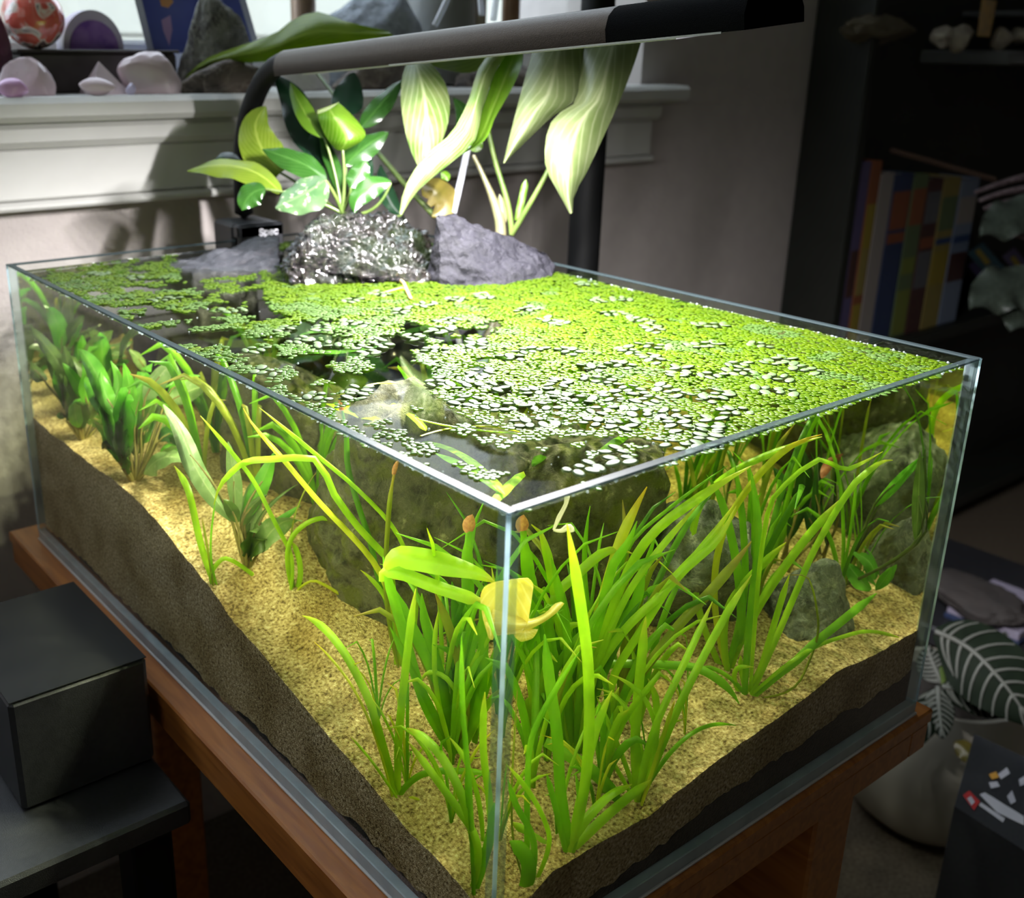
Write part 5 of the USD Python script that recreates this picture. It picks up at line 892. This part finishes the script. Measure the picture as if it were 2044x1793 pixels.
pp_ = T('potted_plant', 'white bulbous pot with a dark pale-veined leafy plant on the floor', 'potted plant', pot_c)
pp_.part('pot', lathe(pot_c, [(0, .002), (.065, .002), (.095, .03), (.112, .075), (.108, .13), (.088, .175), (.082, .19), (.076, .19), (.08, .17), (0, .165)], 40), pot_m, smooth=40)
pp_.part('soil', lathe(pot_c, [(0, .1655), (.078, .172), (.05, .178), (0, .18)], 24), soil_m)
for pts, w, d0, d1 in (([(1866, 1262), (1940, 1300), (1990, 1350), (2060, 1450)], 190, 1.16, 1.10), ([(1880, 1372), (1940, 1385), (2000, 1410), (2040, 1425)], 90, 1.16, 1.14), ([(1872, 1372), (1875, 1420), (1882, 1475)], 70, 1.17, 1.14), ([(1890, 1370), (1840, 1430), (1790, 1480), (1745, 1520)], 90, 1.18, 1.10), ([(1880, 1365), (1860, 1320), (1850, 1290)], 80, 1.22, 1.24), ([(1895, 1365), (1905, 1310), (1900, 1290)], 60, 1.24, 1.26), ([(1890, 1370), (1960, 1290), (2010, 1265)], 60, 1.25, 1.27)): rib_leaf(pp_, pts, w * .82, d0, d1)
pp_.part('stem', tube([pot_c + [0, 0, .17], pot_c + [0, .01, .20], atd(1885, 1370, 1.18)], [.005, .003], 8, 8), stem_green, smooth=True)
pp_.part('yellow_leaf', sl([(1905, 1480), (1930, 1500), (1952, 1530)], 40, 1.16, 1.14)[0], E_['dying'], smooth=True, label='yellowing drooping leaf')
ip = T('shelf_plant', 'grey-green crinkled plant at the right edge beside the leaning books', 'plant', atd(2030, 560, 1.6))
for pts, w in (([(2080, 400), (2020, 430), (1960, 470)], 90), ([(2080, 560), (2010, 570), (1940, 615)], 110), ([(2080, 640), (2044, 625), (2020, 660)], 90)): m_ = sl(pts, w, 1.6, 1.58, 'lance', wave=.12); ip.part('leaf', m_[0], fern_g, smooth=True, uv=m_[1])
one('twig_bundle', join([tube([atd(2060, 350 + 25 * k, 1.63), atd(2000, 365 + 20 * k, 1.63), atd(1945 + 9 * k, 385 + 16 * k, 1.64)], [.006, .003], 6, 8) for k in range(6)]), twig_m, 'purple-brown dry twigs right of the upright books', 'twigs')
one('flat_stone', rock_mesh(at(1928, 1190, 'x', 1.2), (.042, .066, .022), 77, 7, .16, 4), plain('taupe_stone', (.062, .052, .048), .8, (.05, .044, .042), 30), 'flat taupe stone on the dark stool behind the potted plant', 'stone')
stz = at(1935, 1180, 'x', 1.2)
sb2 = T('low_stool', 'dark low stool at the right behind the potted plant', 'stool', (stz[0] + .05, stz[1] + .05, ZF)); sb2.part('seat', box(stz[0] - .06, stz[0] + .25, stz[1] - .10, stz[1] + .25, stz[2] - .075, stz[2] - .045, .004), black_plastic)
for a in (-.05, .21):
    for b in (-.09, .21): sb2.part('leg', box(stz[0] + a, stz[0] + a + .03, stz[1] + b, stz[1] + b + .03, ZF + .0005, stz[2] - .0755, .002), black_plastic)
nb = T('navy_book', 'navy book with grey pages lying on the low stool', 'book', stz); z0 = stz[2] - .0445
nb.part('cover', box(stz[0] - .02, stz[0] + .12, stz[1] - .085, stz[1] + .02, z0, z0 + .008, .001), BM['navy']); nb.part('pages', box(stz[0] - .018, stz[0] + .118, stz[1] - .083, stz[1] + .018, z0 + .0082, z0 + .02, .001), plain('grey_pages', (.33, .30, .40), .7))
# black picture box on the floor at the right edge
bxd = at(1960, 1640, 'z', ZF + .10)
def box_px(pts, z0, z1): return hull([at(x, y, 'z', z1) for x, y in pts] + [np.r_[at(x, y, 'z', z1)[:2], z0] for x, y in pts])
gb = T('game_box', 'black cardboard box with red and white print on the carpet at the right edge', 'box', (bxd[0], bxd[1], ZF))
gz = ZF + .25
gb.part('carton', box_px([(1905, 1610), (1945, 1465), (2150, 1560), (2120, 1745)], ZF + .0005, gz), black_plastic)
wht = plain('white_print', (.45, .44, .50), .5); rdp = plain('red_print', (.42, .03, .03), .5); ora = plain('orange_print', (.55, .28, .05), .5)
def pr_on(nm, pts, m): gb.part(nm, hull([at(x, y, 'z', z) for z in (gz + .0003, gz + .0015) for x, y in pts]), m)
pr_on('red_emblem', [(1922, 1588), (1935, 1578), (1956, 1600), (1944, 1618)], rdp); gb.part('emblem_mark', hull([at(x, y, 'z', z) for z in (gz + .0016, gz + .002) for x, y in [(1930, 1594), (1938, 1589), (1946, 1601), (1939, 1608)]]), wht)
pr_on('white_band', [(1955, 1586), (1966, 1582), (2044, 1630), (2044, 1648), (1990, 1622)], wht); pr_on('white_band', [(1954, 1608), (1958, 1602), (2006, 1634), (2002, 1642)], wht); pr_on('orange_patch', [(1974, 1546), (1988, 1540), (1994, 1552), (1980, 1556)], ora); pr_on('white_patch', [(1992, 1546), (2010, 1532), (2016, 1544), (1998, 1556)], wht); pr_on('white_patch', [(1974, 1562), (1990, 1560), (1996, 1570), (1978, 1574)], wht); pr_on('white_patch', [(2010, 1590), (2020, 1578), (2028, 1600), (2018, 1606)], wht); pr_on('white_patch', [(2034, 1556), (2050, 1546), (2054, 1562), (2036, 1570)], wht)
# black boxes at the left
tb = T('side_table', 'black side table at the lower left beside the stand', 'table', (-.15, .42, ZF)); tz = -.05
tb.part('top', box(-.36, -.023, .263, .60, tz - .018, tz, .0025), black_plastic)
for a in (-.35, -.06):
    for b in (.275, .56): tb.part('leg', box(a, a + .028, b, b + .028, ZF + .0005, tz - .0182, .002), black_metal)
bx = T('black_box', 'small black box with rounded edges standing on the black side table', 'box', (-.07, .38, tz))
bx.part('body', box(-.112, -.0235, .315, .445, tz + .0004, .03, .003), black_plastic); bx.part('lid_seam', box(-.1118, -.0237, .3152, .4448, .0300, .0306, .0002), black_metal)
print('fronds', len(keep), 'ferns', len(ferns))
